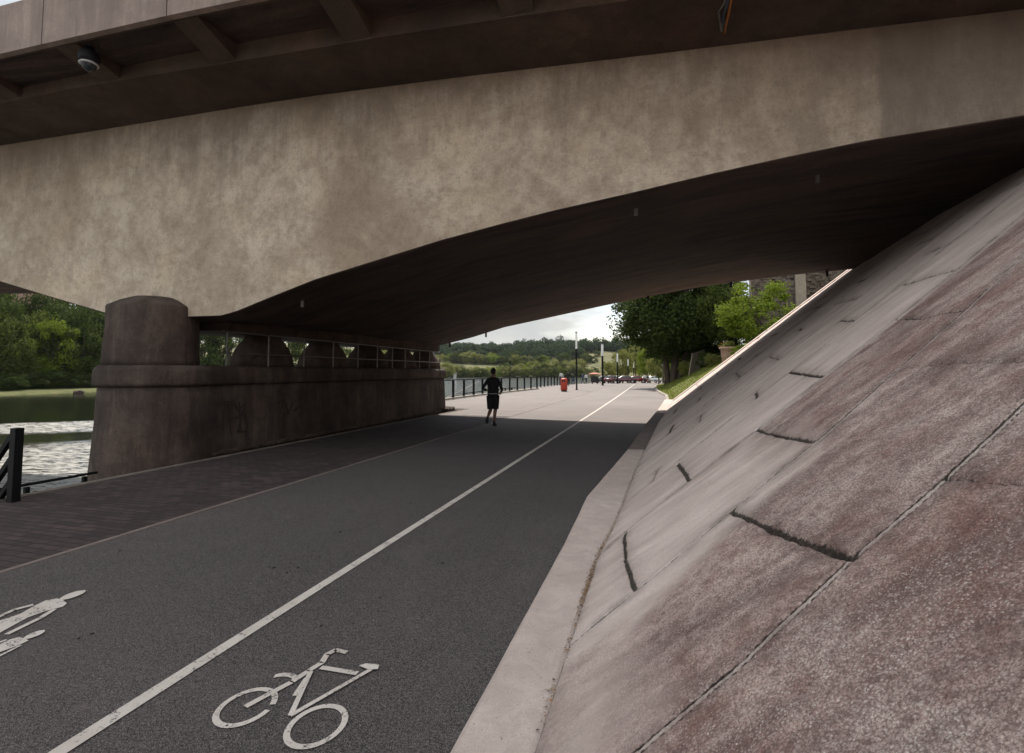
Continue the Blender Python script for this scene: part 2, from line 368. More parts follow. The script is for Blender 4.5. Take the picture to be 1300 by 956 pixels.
def water():
    g = G('river_water', .07, .5)
    v = g.map((.5, .16, 1), (0, 0, R(8)))
    h1 = g.noise(2.2, 4, .6, v, .5); h2 = g.noise(9, 4, .65, v, .4)
    sp = g.n('ShaderNodeSeparateXYZ'); g.l(g.tc.outputs['Object'], sp.inputs[0])
    # turbulent run beside the bridge: distance across the current, wobbled by noise
    wob = g.math('MULTIPLY', g.math('SUBTRACT', g.noise(.12, 4, .6), .5), 7)
    nn = g.math('ADD', g.math('ADD', g.math('MULTIPLY', sp.outputs['X'], -.64), g.math('MULTIPLY', sp.outputs['Y'], .76)), wob)
    nn = g.math('MULTIPLY', nn, .01)
    run = g.ramp(nn, (0, 1.), (.35, 1.), (.385, .05), (.44, .05), (.455, 1.), (.53, 1.), (.545, 0.))
    br = g.noise(2.4, 6, .74, g.map((.42, 1.5, 1), (0, 0, R(-40))), .5)
    fo = g.math('MULTIPLY', run, g.ramp(br, (.40, 0.), (.56, 1.)))
    c = g.mix(fo, (.012, .014, .009), (.34, .33, .30))
    hm = g.math('ADD', g.math('MULTIPLY', run, .5), g.ramp(g.math('MULTIPLY', sp.outputs['Y'], .002), (.12, .04), (.3, .9)))
    b1 = g.n('ShaderNodeBump'); b1.inputs['Distance'].default_value = .25; g.l(hm, b1.inputs['Strength']); g.l(h1, b1.inputs['Height'])
    b2 = g.n('ShaderNodeBump'); b2.inputs['Distance'].default_value = .06; g.l(hm, b2.inputs['Strength']); g.l(h2, b2.inputs['Height']); g.l(b1.outputs[0], b2.inputs['Normal'])
    return g.done(c, b2.outputs[0], g.ramp(fo, (0, .05), (1, .6)))
M['water'] = water()
def ground_mat(name, cols, s=1.):
    g = G(name, .95, .15)
    c = g.mix(g.ramp(g.noise(.25*s, 6, .65), (.35, 0.), (.65, 1.)), cols[0], cols[1])
    c = g.mix(g.math('MULTIPLY', g.ramp(g.noise(2*s, 6, .7), (.45, 0.), (.65, 1.)), .7), c, cols[2])
    return g.done(c, g.bump(g.noise(12*s, 5, .7), .8, .1))
M['lawn'] = ground_mat('lawn', ((.07, .1, .018), (.12, .14, .03), (.2, .17, .07)))
M['hill'] = ground_mat('dry_hillside', ((.05, .065, .022), (.12, .11, .05), (.2, .165, .09)), .12)
M['bank'] = ground_mat('river_bank_grass', ((.05, .065, .018), (.10, .105, .035), (.14, .125, .065)), .5)
def leaf(name, a, b, c2):
    g = G(name, .8, .08)
    oi = g.n('ShaderNodeObjectInfo'); gi = g.n('ShaderNodeNewGeometry')
    f = g.ramp(gi.outputs['Random Per Island'], (0, 0.), (1, 1.))
    c = g.mix(f, a, b); c = g.mix(g.ramp(oi.outputs['Random'], (0, 0.), (1, .6)), c, c2)
    tr = g.n('ShaderNodeBsdfTranslucent'); g.l(c, tr.inputs[0]); ms = g.n('ShaderNodeMixShader'); ms.inputs[0].default_value = .35
    g.l(c, g.b.inputs['Base Color']); o = g.nt.nodes['Material Output']
    g.l(g.b.outputs[0], ms.inputs[1]); g.l(tr.outputs[0], ms.inputs[2]); g.l(ms.outputs[0], o.inputs[0])
    return g.m
M['leaf_dark'] = leaf('dark_leaves', (.022, .036, .01), (.085, .115, .025), (.035, .052, .014))
M['leaf_mid'] = leaf('mid_leaves', (.035, .055, .012), (.11, .135, .028), (.04, .06, .015))
M['leaf_bright'] = leaf('bright_leaves', (.1, .15, .015), (.2, .25, .03), (.14, .17, .03))
M['leaf_far'] = leaf('far_leaves', (.022, .042, .02), (.045, .07, .028), (.035, .05, .028))
M['leaf_olive'] = leaf('olive_leaves', (.13, .155, .035), (.28, .27, .085), (.16, .17, .05))
M['flower'] = leaf('red_flowers', (.3, .04, .02), (.4, .2, .02), (.1, .14, .02))

# ================================================================ SETTING
ZSEA = -2.5
def gz(Y): return -np.maximum(0, np.asarray(Y, float)-60)*.0135
# --- water and far land
ys = np.array([-900, -200, -60, 0, 60, 200, 500, 1500.]); xs = np.array([-1500, -400, -150, -60, -20, 0, 60.])
X, Y = np.meshgrid(xs, ys, indexing='ij'); o = grid_obj('river_water', X, Y, X*0+ZSEA, M['water']); tag(o, kind='structure')
# bank curve on the far side: distance field d(x,y) > 0 on land
bank_pts = [(-105, -900), (-107, -100), (-108, 60), (-112, 160), (-135, 280), (-140, 350), (-110, 400), (-60, 425), (0, 435), (120, 440), (900, 430)]
def bank_dist(X, Y):
    best = np.full(X.shape, 1e9); sign = np.ones(X.shape)
    for (x0, y0), (x1, y1) in zip(bank_pts, bank_pts[1:]):
        dx, dy = x1-x0, y1-y0; L2 = dx*dx+dy*dy
        t = np.clip(((X-x0)*dx+(Y-y0)*dy)/L2, 0, 1); px, py = x0+t*dx, y0+t*dy
        d = np.hypot(X-px, Y-py); s = np.where((dx*(Y-y0)-dy*(X-x0)) > 0, 1, -1)
        m = d < best-1e-6; best = np.where(m, d, best); sign = np.where(m, s, sign)
    return best*sign
def far_h(X, Y):
    X = np.asarray(X, float); Y = np.asarray(Y, float); d = bank_dist(X, Y)
    r = np.clip((d-12)/260, 0, 1); amp = interp(Y, [100, 330, 420], [26, 20, 30])
    hill = amp*(r*r*(3-2*r)); knob = 11*np.exp(-(((X+2)/60)**2+((Y-500)/50)**2))
    n = fbm(X, Y, .012, 4, 3)-.45
    return ZSEA-1.2+np.clip(d, -8, 4)*.32+np.clip(d-4, 0, 60)*.035+hill+knob+n*np.clip(d/40, 0, 1)*10*.6
xs = np.concatenate([np.linspace(-900, -260, 25), np.linspace(-250, 160, 90), np.linspace(180, 900, 20)])
ys = np.concatenate([np.linspace(-900, -60, 16), np.linspace(-40, 620, 130), np.linspace(660, 1500, 16)])
X, Y = np.meshgrid(xs, ys, indexing='ij'); o = grid_obj('hills', X, Y, far_h(X, Y), M['hill']); tag(o, kind='structure')
# grass shore of the bank opposite
ys = np.linspace(-120, 300, 120); ds = np.linspace(-6, 16, 12)
def shore_x(Y): return interp(Y, [p[1] for p in bank_pts[:6]], [p[0] for p in bank_pts[:6]])
X = shore_x(ys)[None, :]-ds[:, None]; Y = np.broadcast_to(ys[None, :], X.shape); Z = far_h(X, Y)+.06+vnoise(X, Y, .5)*.15
o = grid_obj('shore', X, Y, Z, M['bank']); tag(o, kind='structure')

# --- near land base (solid land under everything on our side)
def strip(name, x0, x1, ys, z, mat, nx=2, kind='structure', dz=None):
    ys = np.asarray(ys, float); f = lambda a: (np.array([a(y) for y in ys]) if callable(a) else np.full(len(ys), a, float))
    a, b = f(x0), f(x1); t = np.linspace(0, 1, nx)[:, None]
    X = a[None]*(1-t)+b[None]*t; Y = np.broadcast_to(ys[None], X.shape)
    o = grid_obj(name, X, Y, z+gz(Y)+(0 if dz is None else dz(X, Y)), mat, None, False); tag(o, kind=kind); return o
YS = np.array([-60, -20, 0, 7, 21.6, 21.61, 30, 45, 60, 90, 130, 180, 260])
def left_edge(y): return -8.15 if y <= 21.605 else -12.35
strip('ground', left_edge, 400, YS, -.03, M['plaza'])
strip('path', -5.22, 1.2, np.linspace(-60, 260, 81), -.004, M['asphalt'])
strip('pavement', -8.12, -5.28, [-60, 0, 10, 18.4], -.002, M['paver'])
strip('plaza', -12.3, -5.28, [21.62, 40, 60, 100, 260], -.002, M['plaza'])
strip('plaza', -8.12, -5.28, [18.4, 21.62], -.002, M['plaza'])
# stone edging between brick and asphalt
bm = bmesh.new()
y = -8.
while y < 60:
    box(bm, -5.28, -5.222, y+.006, y+.994, -.1, .004+random.uniform(-.002, .002), bevel=.004); y += 1.0
o = bm_obj('path_edging', bm, M['kerb_dark']); tag(o, kind='structure')

# ================================================================ BRIDGE
NBX = [-68, -64, -55, -45, -37, -30, -25, -20, -16, -14.14, -12.62, -10.93, -10.2, -7.97, -7.61, -6.9, -5.89, -4.63, -3.45, -2.35, -1.57, -.36, .76, 1.8, 2.76, 4.49, 6.5, 9, 40]
NBZ = [2.7, 3.1, 4.9, 5.9, 6.15, 5.95, 5.5, 4.75, 4.08, 3.66, 3.27, 2.85, 2.71, 2.70, 2.77, 2.99, 3.29, 3.57, 3.83, 4.03, 4.16, 4.33, 4.50, 4.64, 4.75, 4.86, 5.0, 5.1, 5.2]
FBX = [-68, -64, -55, -45, -37, -30, -20, -14, -11, -8.86, -7.5, -6.11, -4.11, -1.9, -.1, 1.9, 4.56, 6.55, 9, 40]
FBZ = [2.7, 3.1, 4.9, 5.9, 6.18, 5.95, 4.75, 3.6, 2.9, 2.8, 3.1, 3.49, 3.86, 4.27, 4.58, 4.87, 5.11, 5.23, 5.3, 5.4]
TX = [-70, -40, -14.4, -11.5, -7.6, -6, -2.9, -1.5, .4, 2.1, 4.5, 12, 40]; TZ = [7.2, 7.15, 6.82, 6.78, 6.75, 6.72, 6.60, 6.53, 6.44, 6.37, 6.26, 6.2, 6.1]
def zt(x): return interp(x, TX, TZ)
def zi(x): return interp(x, [-70, -40, -10, -6.4, -4, -1.7, 1.6, 4.5, 40], [7.18, 7.12, 6.87, 6.75, 6.68, 6.58, 6.40, 6.24, 6.05])
def bsoft(x, t): return interp(x, NBX, NBZ)*(1-t)+interp(x, FBX, FBZ)*t
bridge = empty('concrete_bridge', (-9.6, 14, 0), 0, 'massive low arched concrete road bridge spanning the riverside path and river', 'bridge')
def ch(o, par): # parent keeping world coordinates
    o.parent = par; o.matrix_parent_inverse = par.matrix_basis.inverted() if par.matrix_world == Matrix() else par.matrix_world.inverted(); return o
bpy.context.view_layer.update()
bx = np.unique(np.concatenate([np.linspace(-70, -16, 60), np.linspace(-16, 8, 220), np.linspace(8, 40, 20), [-10.2, -7.97]]))
def loft_x(name, xs, prof, mat, par, smooth=False):
    """prof(x) -> list of (y,z); closed loop, extruded along x"""
    P = [prof(x) for x in xs]; k = len(P[0])
    v = [(x, a, b) for x, p in zip(xs, P) for a, b in p]; f = []
    for i in range(len(xs)-1):
        for j in range(k): f.append((i*k+j, i*k+(j+1) % k, (i+1)*k+(j+1) % k, (i+1)*k+j))
    f.append(tuple(range(k))[::-1]); f.append(tuple((len(xs)-1)*k+j for j in range(k)))
    o = mesh_obj(name, v, f, mat, None, smooth)
    bm = bmesh.new(); bm.from_mesh(o.data); bmesh.ops.recalc_face_normals(bm, faces=bm.faces); bm.to_mesh(o.data); bm.free()
    return ch(o, par) if par else o
# girder: near face, far face, soffit with form-board lumps
NS = 26
def gprof(x):
    p = [(7.8, zt(x)+.3), (7.8, bsoft(x, 0)+.02), (7.82, bsoft(x, 0))]
    for k in range(1, NS):
        t = k/NS; p.append((7.8+12.5*t, bsoft(x, t)+.05*(mnoise.noise(Vector((x*.5, t*9, 3)))+.5*mnoise.noise(Vector((x*1.6, t*22, 7))))))
    p += [(20.28, bsoft(x, 1)), (20.3, bsoft(x, 1)+.02), (20.3, zt(x)+.3)]
    return p
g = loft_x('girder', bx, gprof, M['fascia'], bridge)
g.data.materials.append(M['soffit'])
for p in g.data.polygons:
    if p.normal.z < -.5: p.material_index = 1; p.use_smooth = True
# cantilever slab next to the faces
for nm, ya, yb in (('cantilever_slab', 6.6, 7.797), ('cantilever_slab', 20.303, 21.5)):
    loft_x(nm, bx[::3], lambda x: [(ya, zi(x)), (ya, zt(x)+.33), (yb, zt(x)+.33), (yb, zt(x))] if ya < 10 else [(ya, zt(x)), (ya, zt(x)+.33), (yb, zt(x)+.33), (yb, zt(x)+.02)], M['slab'], bridge)
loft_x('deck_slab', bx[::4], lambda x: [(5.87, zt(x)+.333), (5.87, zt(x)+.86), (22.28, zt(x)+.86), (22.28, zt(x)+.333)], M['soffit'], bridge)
jx = [-9.68-2.63*k for k in range(0, 8)][::-1]+[-7.03+2.6*k for k in range(0, 14)]
def beam(ya, yb, s):
    bm = bmesh.new(); e = [-70]+jx+[38]
    for a, b in zip(e, e[1:]):
        n = max(2, int((b-a)/2)); q = np.linspace(a+.012, b-.012, n)
        rings = []
        for x in q:
            z0 = 7.03-(7.2-zt(x))*.0 if x < -5 else zt(x)+.15
            z0 = interp(x, [-40, -10.7, -7, -5.6, -1.5, 1.6, 4.5, 40], [7.25, 7.05, 7.0, 6.96, 6.85, 6.58, 6.43, 6.3]); z1 = z0+.86
            rings.append([bm.verts.new((x, yy, zz)) for yy, zz in ((ya, z0), (yb, z0), (yb, z1), (ya, z1))])
        for r0, r1 in zip(rings, rings[1:]):
            for j in range(4): bm.faces.new((r0[j], r0[(j+1) % 4], r1[(j+1) % 4], r1[j]))
        bm.faces.new(rings[0][::-1]); bm.faces.new(rings[-1])
    bmesh.ops.recalc_face_normals(bm, faces=bm.faces)
    return ch(bm_obj('edge_beam', bm, M['edge']), bridge)
beam(5.7, 5.80, 1); beam(22.3, 22.4, 1)
def dz0(x): return interp(x, [-40, -10.7, -7, -5.6, -1.5, 1.6, 4.5, 40], [7.25, 7.05, 7.0, 6.96, 6.85, 6.58, 6.43, 6.3])
loft_x('drip_ledge', bx[::3], lambda x: [(5.802, dz0(x)+.02), (5.802, dz0(x)+.12), (5.86, dz0(x)+.12), (5.86, dz0(x)+.02)], M['slab'], bridge)
for x in [-6.85-2.53*k for k in range(8, 0, -1)]+[-6.85+2.53*k for k in range(0, 9)]:
    for ya, yb in ((5.863, 6.597), (21.503, 22.29)):
        bm = bmesh.new(); z = float(zt(x)); w2 = .23
        z2_ = float(dz0(x)); pts = [(ya, z2_+.03 if ya < 10 else z+.05), (ya, z+.33), (yb, z+.33), (yb, float(zi(x))+.03 if ya < 10 else z+.035)]
        a = [bm.verts.new((x-w2, p, q)) for p, q in pts]; b = [bm.verts.new((x+w2, p, q)) for p, q in pts]
        bm.faces.new(a); bm.faces.new(b[::-1])
        for j in range(4): bm.faces.new((a[j], b[j], b[(j+1) % 4], a[(j+1) % 4]))
        bmesh.ops.recalc_face_normals(bm, faces=bm.faces)
        ch(bm_obj('bracket', bm, M['slab']), bridge)
# short drain spouts through the soffit
for (u, v, Y_) in ((384, 378, 8.6), (807, 258, 8.6), (1037, 212, 8.9), (303, 412, 9.6)):
    P = onY(u, v, Y_); zs = float(bsoft(P.x, (Y_-7.8)/12.5)); bm = bmesh.new()
    tube(bm, [(P.x, Y_, zs+.08), (P.x, Y_, zs-.11)], .035, 12); o = ch(bm_obj('drain_spout', bm, M['galv'], None), bridge)
for (u, v) in ((571, 438), (617, 424), (823, 376), (928, 357), (1050, 346)):
    P = onY(u, v, 20.1); zs = float(bsoft(P.x, 1)); bm = bmesh.new()
    tube(bm, [(P.x, 20.1, zs+.05), (P.x, 20.1, zs-.2)], .04, 10); ch(bm_obj('drain_spout', bm, M['dark'], None), bridge)

# --- river pier (rotated 2 degrees)
def pier_at(origin, rz, label, detail=True):
    pr = empty('bridge_pier', origin, rz, label, 'bridge pier')
    L_ = 12.9
    def stadium(r, n=20):
        p = []
        for k in range(n+1): a = math.pi+math.pi*k/n; p.append((r*math.cos(a), r*math.sin(a)))
        for k in range(n+1): a = math.pi*k/n; p.append((r*math.cos(a), L_+r*math.sin(a)))
        return p
    def loft(name, prof, mat, seg=14):
        rings = []; vs = []; fs = []
        base = stadium(1.0)
        # resample the long sides
        ring0 = []
        for i in range(len(base)):
            a, b = base[i], base[(i+1) % len(base)]; d = math.hypot(b[0]-a[0], b[1]-a[1]); m = 40 if d > 3 else 1
            for q in range(m): ring0.append((i, q/m))
        for r, z in prof:
            st = stadium(r)
            for (i, t) in ring0:
                a, b = st[i], st[(i+1) % len(st)]; x, y = a[0]*(1-t)+b[0]*t, a[1]*(1-t)+b[1]*t
                nn = .03*mnoise.noise(Vector((x*1.5, y*.8, z*1.4)))+.012*mnoise.noise(Vector((x*5, y*5, z*5)))
                vs.append((x*(1+nn), y+nn, z))
        k = len(ring0)
        for a in range(len(prof)-1):
            for j in range(k): fs.append((a*k+j, a*k+(j+1) % k, (a+1)*k+(j+1) % k, (a+1)*k+j))
        fs.append(tuple(range(k))[::-1]); fs.append(tuple((len(prof)-1)*k+j for j in range(k)))
        return mesh_obj(name, vs, fs, mat, pr, True)
    loft('pier_wall', [(1.06, -5), (.95, -1.2), (.92, -.2), (.90, .3), (.88, .7), (.86, 1.1), (.85, 1.37)], M['pier'])
    loft('cornice', [(.84, 1.375), (.905, 1.39), (.93, 1.44), (.93, 1.55), (.93, 1.66), (.905, 1.735), (.85, 1.77), (.6, 1.78)], M['pier'])
    bm = bmesh.new()
    lathe(bm, [(.80, 1.77), (.785, 1.9), (.775, 2.2), (.765, 2.5), (.76, 2.75), (.755, 2.88), (.745, 2.91), (.70, 2.935), (.55, 3.02), (.35, 3.10), (.12, 3.13)], (-.04, 0), 40)
    for v in bm.verts:
        n_ = .02*mnoise.noise(v.co*1.8)+.008*mnoise.noise(v.co*6); v.co.x *= 1+n_; v.co.y *= 1+n_
    bm_obj('column', bm, M['pier'], pr, True)
    for yy in (2.95, 5.5, 8.0, 10.35, 12.75):
        bm = bmesh.new(); lathe(bm, [(.78, 1.775), (.74, 2.0), (.62, 2.25), (.46, 2.45), (.42, 2.6), (.46, 2.9)], (0, yy), 28, .95, .95)
        bm_obj('column', bm, M['pier'], pr, True)
    bm = bmesh.new(); box(bm, -.8, .8, .9, 12.6, 2.52, 2.9)
    bm_obj('crossbeam', bm, M['soffit'], pr)
    return pr
pier = pier_at((-9.47, 7.72, 0), R(1.6), 'rough brown rounded concrete pier with domed column beside the path')
pier_at((-68, 7.72, 0), 0, 'far concrete bridge pier standing out in the river')
# mortar fillet at the foot
bm = bmesh.new()
for k in range(60):
    y = 8.3+k*.22; x = -8.56-.028*(y-8)+random.uniform(-.02, .02)
    box(bm, x-.12, x+.06+random.uniform(0, .05), y, y+.21, -.02, .03+random.uniform(0, .035), bevel=.01)
for k in range(9):
    a = random.uniform(-.2, 1.4); x, y = -9.9+1.15*math.cos(a), 20.6+1.15*math.sin(a)
    box(bm, x-.2, x+.2, y-.15, y+.15, -.02, .06+random.uniform(0, .05), bevel=.02)
o = bm_obj('mortar_fillet', bm, M['pier'], pier); o.matrix_parent_inverse = pier.matrix_world.inverted()
bpy.context.view_layer.update(); o.matrix_parent_inverse = pier.matrix_world.inverted()
# graffiti strokes on the pier wall
def wallx(y): return -9.47+.905+.0-(y-7.72)*math.tan(R(1.6))+.012
g_str = [[(272, 512), (298, 509)], [(285, 511), (283, 545)], [(290, 514), (293, 549)], [(304, 512), (306, 547)], [(292, 532), (305, 528)], [(297, 512), (303, 520), (312, 512), (306, 530), (302, 548), (313, 548)], [(276, 527), (272, 536), (278, 543)], [(310, 525), (314, 540), (312, 552)],
         [(352, 512), (360, 508), (356, 524)], [(363, 512), (366, 525), (372, 511)], [(374, 521), (382, 514)]]
for gs, lb in ((g_str[:8], 'large black scribbled spray tag'), (g_str[8:], 'small faint black scribble')):
    bm = bmesh.new()
    for s_ in gs:
        P = []
        for u, v in s_:
            q = onX(u, v, -8.6); q = onX(u, v, wallx(q.y)+.012); P.append(q)
        for a, b in zip(P, P[1:]):
            d = (b-a); n = Vector((0, -d.z, d.y)).normalized()*.02; d = d*.06
            bm.faces.new([bm.verts.new(p) for p in (a+n-d, a-n-d, b-n+d, b+n+d)])
    o = bm_obj('graffiti', bm, M['tag_paint']); o.parent = pier; o.matrix_parent_inverse = pier.matrix_world.inverted()
    o['label'] = lb
# railing on top of the pier cornice
rl = empty('pier_railing', (-8.8, 8, 1.78), 0, 'thin two-rail metal railing on top of the brown pier ledge', 'railing')
bpy.context.view_layer.update()
def rx(y): return -8.72-(y-7.72)*math.tan(R(1.6))
ysr = [8.75, 10.0, 11.3, 12.6, 13.9, 15.1, 16.15, 17.15, 18.42, 19.4, 20.5]
for y in ysr:
    bm = bmesh.new(); tube(bm, [(rx(y), y, 1.76), (rx(y), y, 2.5)], .018, 8); ch(bm_obj('post', bm, M['galv']), rl)
for z in (2.5, 2.05):
    bm = bmesh.new(); tube(bm, [(rx(8.6), 8.6, z), (rx(20.5), 20.5, z)], .015, 8); ch(bm_obj('rail', bm, M['galv']), rl)

# ================================================================ EMBANKMENT
def hk(Y): return interp(Y, [-10, 5, 13, 40], [.05, .05, .4, .4])
def xf(Y): return interp(Y, [-10, 4.6, 5.5, 8.55, 13.75, 18, 23, 40], [-.53, -.53, -.46, -.32, .02, .3, .6, 1.2])
def xk(Y): return interp(Y, [-10, 6.55, 9.4, 13.2, 18.1, 24.5, 40], [-.89, -.88, -.585, -.3, -.02, .28, 1.0])
TS = .78
wv_ = np.concatenate([np.arange(0, 3.0, .0105), 3.0+np.cumsum(.011*1.03**np.arange(1, 106))]); wv_ = wv_[wv_ < 11]
yv_ = np.concatenate([np.linspace(-9, .7, 40), np.arange(.71, 6.2, .0105), 6.2+np.cumsum(.012*1.012**np.arange(1, 240))]); yv_ = np.append(yv_[yv_ < 22.7], 22.72)
Wg, Yg = np.meshgrid(wv_, yv_, indexing='ij')
joint = np.zeros(Wg.shape); depth = np.zeros(Wg.shape); stain = np.zeros(Wg.shape); lipa = np.zeros(Wg.shape)
def seg(pts, width, dp, st=.1, lip=0., jag=.012, strength=1.):
    global joint, depth, stain
    for (w0, y0), (w1, y1) in zip(pts, pts[1:]):
        xa, xb = min(w0, w1)-.35, max(w0, w1)+.35; ya, yb = min(y0, y1)-.35, max(y0, y1)+.35
        i0, i1 = np.searchsorted(wv_, xa), np.searchsorted(wv_, xb); j0, j1 = np.searchsorted(yv_, ya), np.searchsorted(yv_, yb)
        if i1 <= i0 or j1 <= j0: continue
        a, b = Wg[i0:i1, j0:j1], Yg[i0:i1, j0:j1]
        dx, dy = w1-w0, y1-y0; L2 = dx*dx+dy*dy
        t = np.clip(((a-w0)*dx+(b-y0)*dy)/L2, 0, 1)
        nx = (fbm(a, b, 13, 4, 5)-.45)*jag*1.5
        d = np.hypot(a-w0-t*dx+nx, b-y0-t*dy+nx)
        sgn = np.sign((a-w0)*dy-(b-y0)*dx)
        ww = width*(.6+.8*fbm(a, b, 9, 3, 2))
        k = np.exp(-(d/ww)**2*.9)
        joint[i0:i1, j0:j1] = np.maximum(joint[i0:i1, j0:j1], k*strength)
        depth[i0:i1, j0:j1] = np.minimum(depth[i0:i1, j0:j1], -dp*k)
        if lip: lipa[i0:i1, j0:j1] = np.maximum(lipa[i0:i1, j0:j1], np.exp(-((d-ww*2.0)/(width*.8))**2)*(sgn > 0)*(.35+fbm(a, b, 7, 3, 12)))
        if lip: depth[i0:i1, j0:j1] += lip*np.exp(-((d-ww*1.8)/(width*.9))**2)*(sgn > 0)
        stain[i0:i1, j0:j1] = np.maximum(stain[i0:i1, j0:j1], st*np.exp(-(d/.07)**2)*(.4+fbm(a, b, 5, 3, 9)*1.2))
def w_of(X, Y): return X-xf(Y)
Jl = {0: [(0, 1.68), (.8, 1.96), (1.19, 2.16), (1.5, 2.28), (1.89, 2.47), (3.2, 3.1), (8, 5.4)],
      1: [(0, 3.05), (.38, 3.19), (.91, 3.44), (1.3, 3.61), (1.5, 3.68), (2.62, 4.31), (3.18, 4.69), (8, 6.9)],
      2: [(0, 4.55), (.2, 4.8), (.63, 5.03), (.77, 5.06), (1.32, 5.2), (1.99, 5.45), (2.84, 5.78), (4.2, 6.46), (9, 8.8)],
      -1: [(0, .2), (2, 1.0), (6, 2.8)], -2: [(0, -1.4), (2, -.6), (6, 1.2)]}
seg(Jl[0], .009, .012, .4, .012, .006); seg([(a_, b_-.03) for a_, b_ in Jl[0]], .005, .008, .3, 0, .006, .8); seg(Jl[1], .012, .014, .6, .010, .006); seg(Jl[2], .009, .01, .7, .004, .005); seg(Jl[-1], .013, .012, .1, .006)
yk = 6.15; k = 3; prevs = {k_: v for k_, v in Jl.items()}
while yk < 22:
    pts = [(0, yk), (1.2, yk+.5), (2.6, yk+1.05), (5, yk+2.1), (10, yk+4.2)]; Jl[k] = pts
    seg(pts, .010+.003*(k % 3), .012, .35, 0, .004); yk += 1.55; k += 1
def yl(kk, w_): P = Jl[kk]; return float(np.interp(w_, [p[0] for p in P], [p[1] for p in P]))
SJ = [((.22, 4.78), (.38, 3.23), .022), ((1.36, 5.26), (1.49, 3.72), .02), ((2.66, 5.69), (2.62, 4.34), .014), ((.96, 3.44), (1.2, 2.15), .022), ((2.09, 3.95), (2.12, 2.86), .008),
      ((.63, 6.3), (.76, 5.1), .03), ((1.95, 7.0), (1.97, 5.48), .028), ((3.3, 7.3), (3.3, 6.0), .02), ((1.55, 2.3), (1.7, 1.2), .007)]
for a, b, wd in SJ: seg([a, ((a[0]+b[0])/2+random.uniform(-.03, .03), (a[1]+b[1])/2), b], wd*.72, .028, .35, 0, .010)
seg([(0.0, .8), (0.0, 6), (0., 22)], .011, .02, .45, 0, .006)
for kk in range(3, k-1):
    for q in range(5):
        w_ = .35+1.2*q+(0 if kk % 2 else .6)+random.uniform(-.1, .1)
        if w_ < 7: seg([(w_, yl(kk, w_)), (w_+.04, yl(kk, w_)+(yl(kk+1, w_)-yl(kk, w_))*random.choice((.95, .5, .3)))], random.choice((.02, .028, .014)), .025, .5, 0, .02, random.choice((1, .8, .6)))
# long hairline scratches down the slope, seen on the far part
for q in range(26):
    w_ = random.uniform(.2, 6); yy = random.uniform(6, 20); l_ = random.uniform(.5, 1.6)
    seg([(w_, yy), (w_+l_, yy+l_*.43)], .006, .003, .12, 0, .003, .55)
bandx = fbm(Wg*.4-Yg*.0, Yg*1.6-Wg*.7, 1.2, 4, 8)
stain = np.clip(stain+np.clip((bandx-.55)*1.8, 0, .35)*(Yg > 6), 0, 1)
# roughness zone: below joint 1 or high up between joints
y1 = np.interp(Wg, [p[0] for p in Jl[1]], [p[1] for p in Jl[1]]); y2 = np.interp(Wg, [p[0] for p in Jl[2]], [p[1] for p in Jl[2]])
rough = np.clip((y1-Yg)/.5, 0, 1)*np.clip(.25+Wg*.9, 0, 1)
rough = np.maximum(rough, np.clip((Wg-.9)/.8, 0, 1)*np.clip((y2-Yg)/.15, 0, 1)*.85)
rough = np.maximum(rough, np.clip((y1-Yg)/.3, 0, 1)*.45)
h_n = (fbm(Wg, Yg, 1.3, 3, 1)-.45)*.03+(fbm(Wg, Yg, 14, 2, 4)-.37)*.006*(.3+rough)+(vnoise(Wg, Yg, 60, 6)-.5)*.005*rough
Z = hk(Yg)+TS*Wg+depth+h_n*np.clip(Wg*8, 0, 1)
emb = grid_obj('slope_paving', xf(Yg)+Wg, Yg, Z, M['slope'])
for nm, arr in (('joint', joint), ('rough', rough), ('stain', stain), ('lip', np.clip(lipa, 0, 1))):
    at = emb.data.attributes.new(nm, 'FLOAT', 'POINT'); at.data.foreach_set('value', arr.astype(np.float32).ravel())
tag(emb, 'weathered sloping concrete embankment of staggered slabs with mossy joints', 'embankment')
# end beam up the far edge of the slope
bm = bmesh.new()
for k_ in range(9):
    w0, w1 = k_*1.25, k_*1.25+1.235
    for (ya, yb, dz_) in ((22.74, 23.3, .05),):
        vs = []
        for w_ in (w0, w1):
            for yy in (ya, yb):
                for dd in (-.5, dz_): vs.append(bm.verts.new((.6+w_, yy, .4+TS*w_+dd)))
        for f in ((0, 1, 3, 2), (4, 6, 7, 5), (0, 4, 5, 1), (2, 3, 7, 6), (0, 2, 6, 4), (1, 5, 7, 3)): bm.faces.new([vs[i] for i in f])
bmesh.ops.recalc_face_normals(bm, faces=bm.faces)
bmesh.ops.bevel(bm, geom=list(bm.edges), offset=.02, segments=2, affect='EDGES')
o = bm_obj('end_beam', bm, M['kerb_conc'], emb)
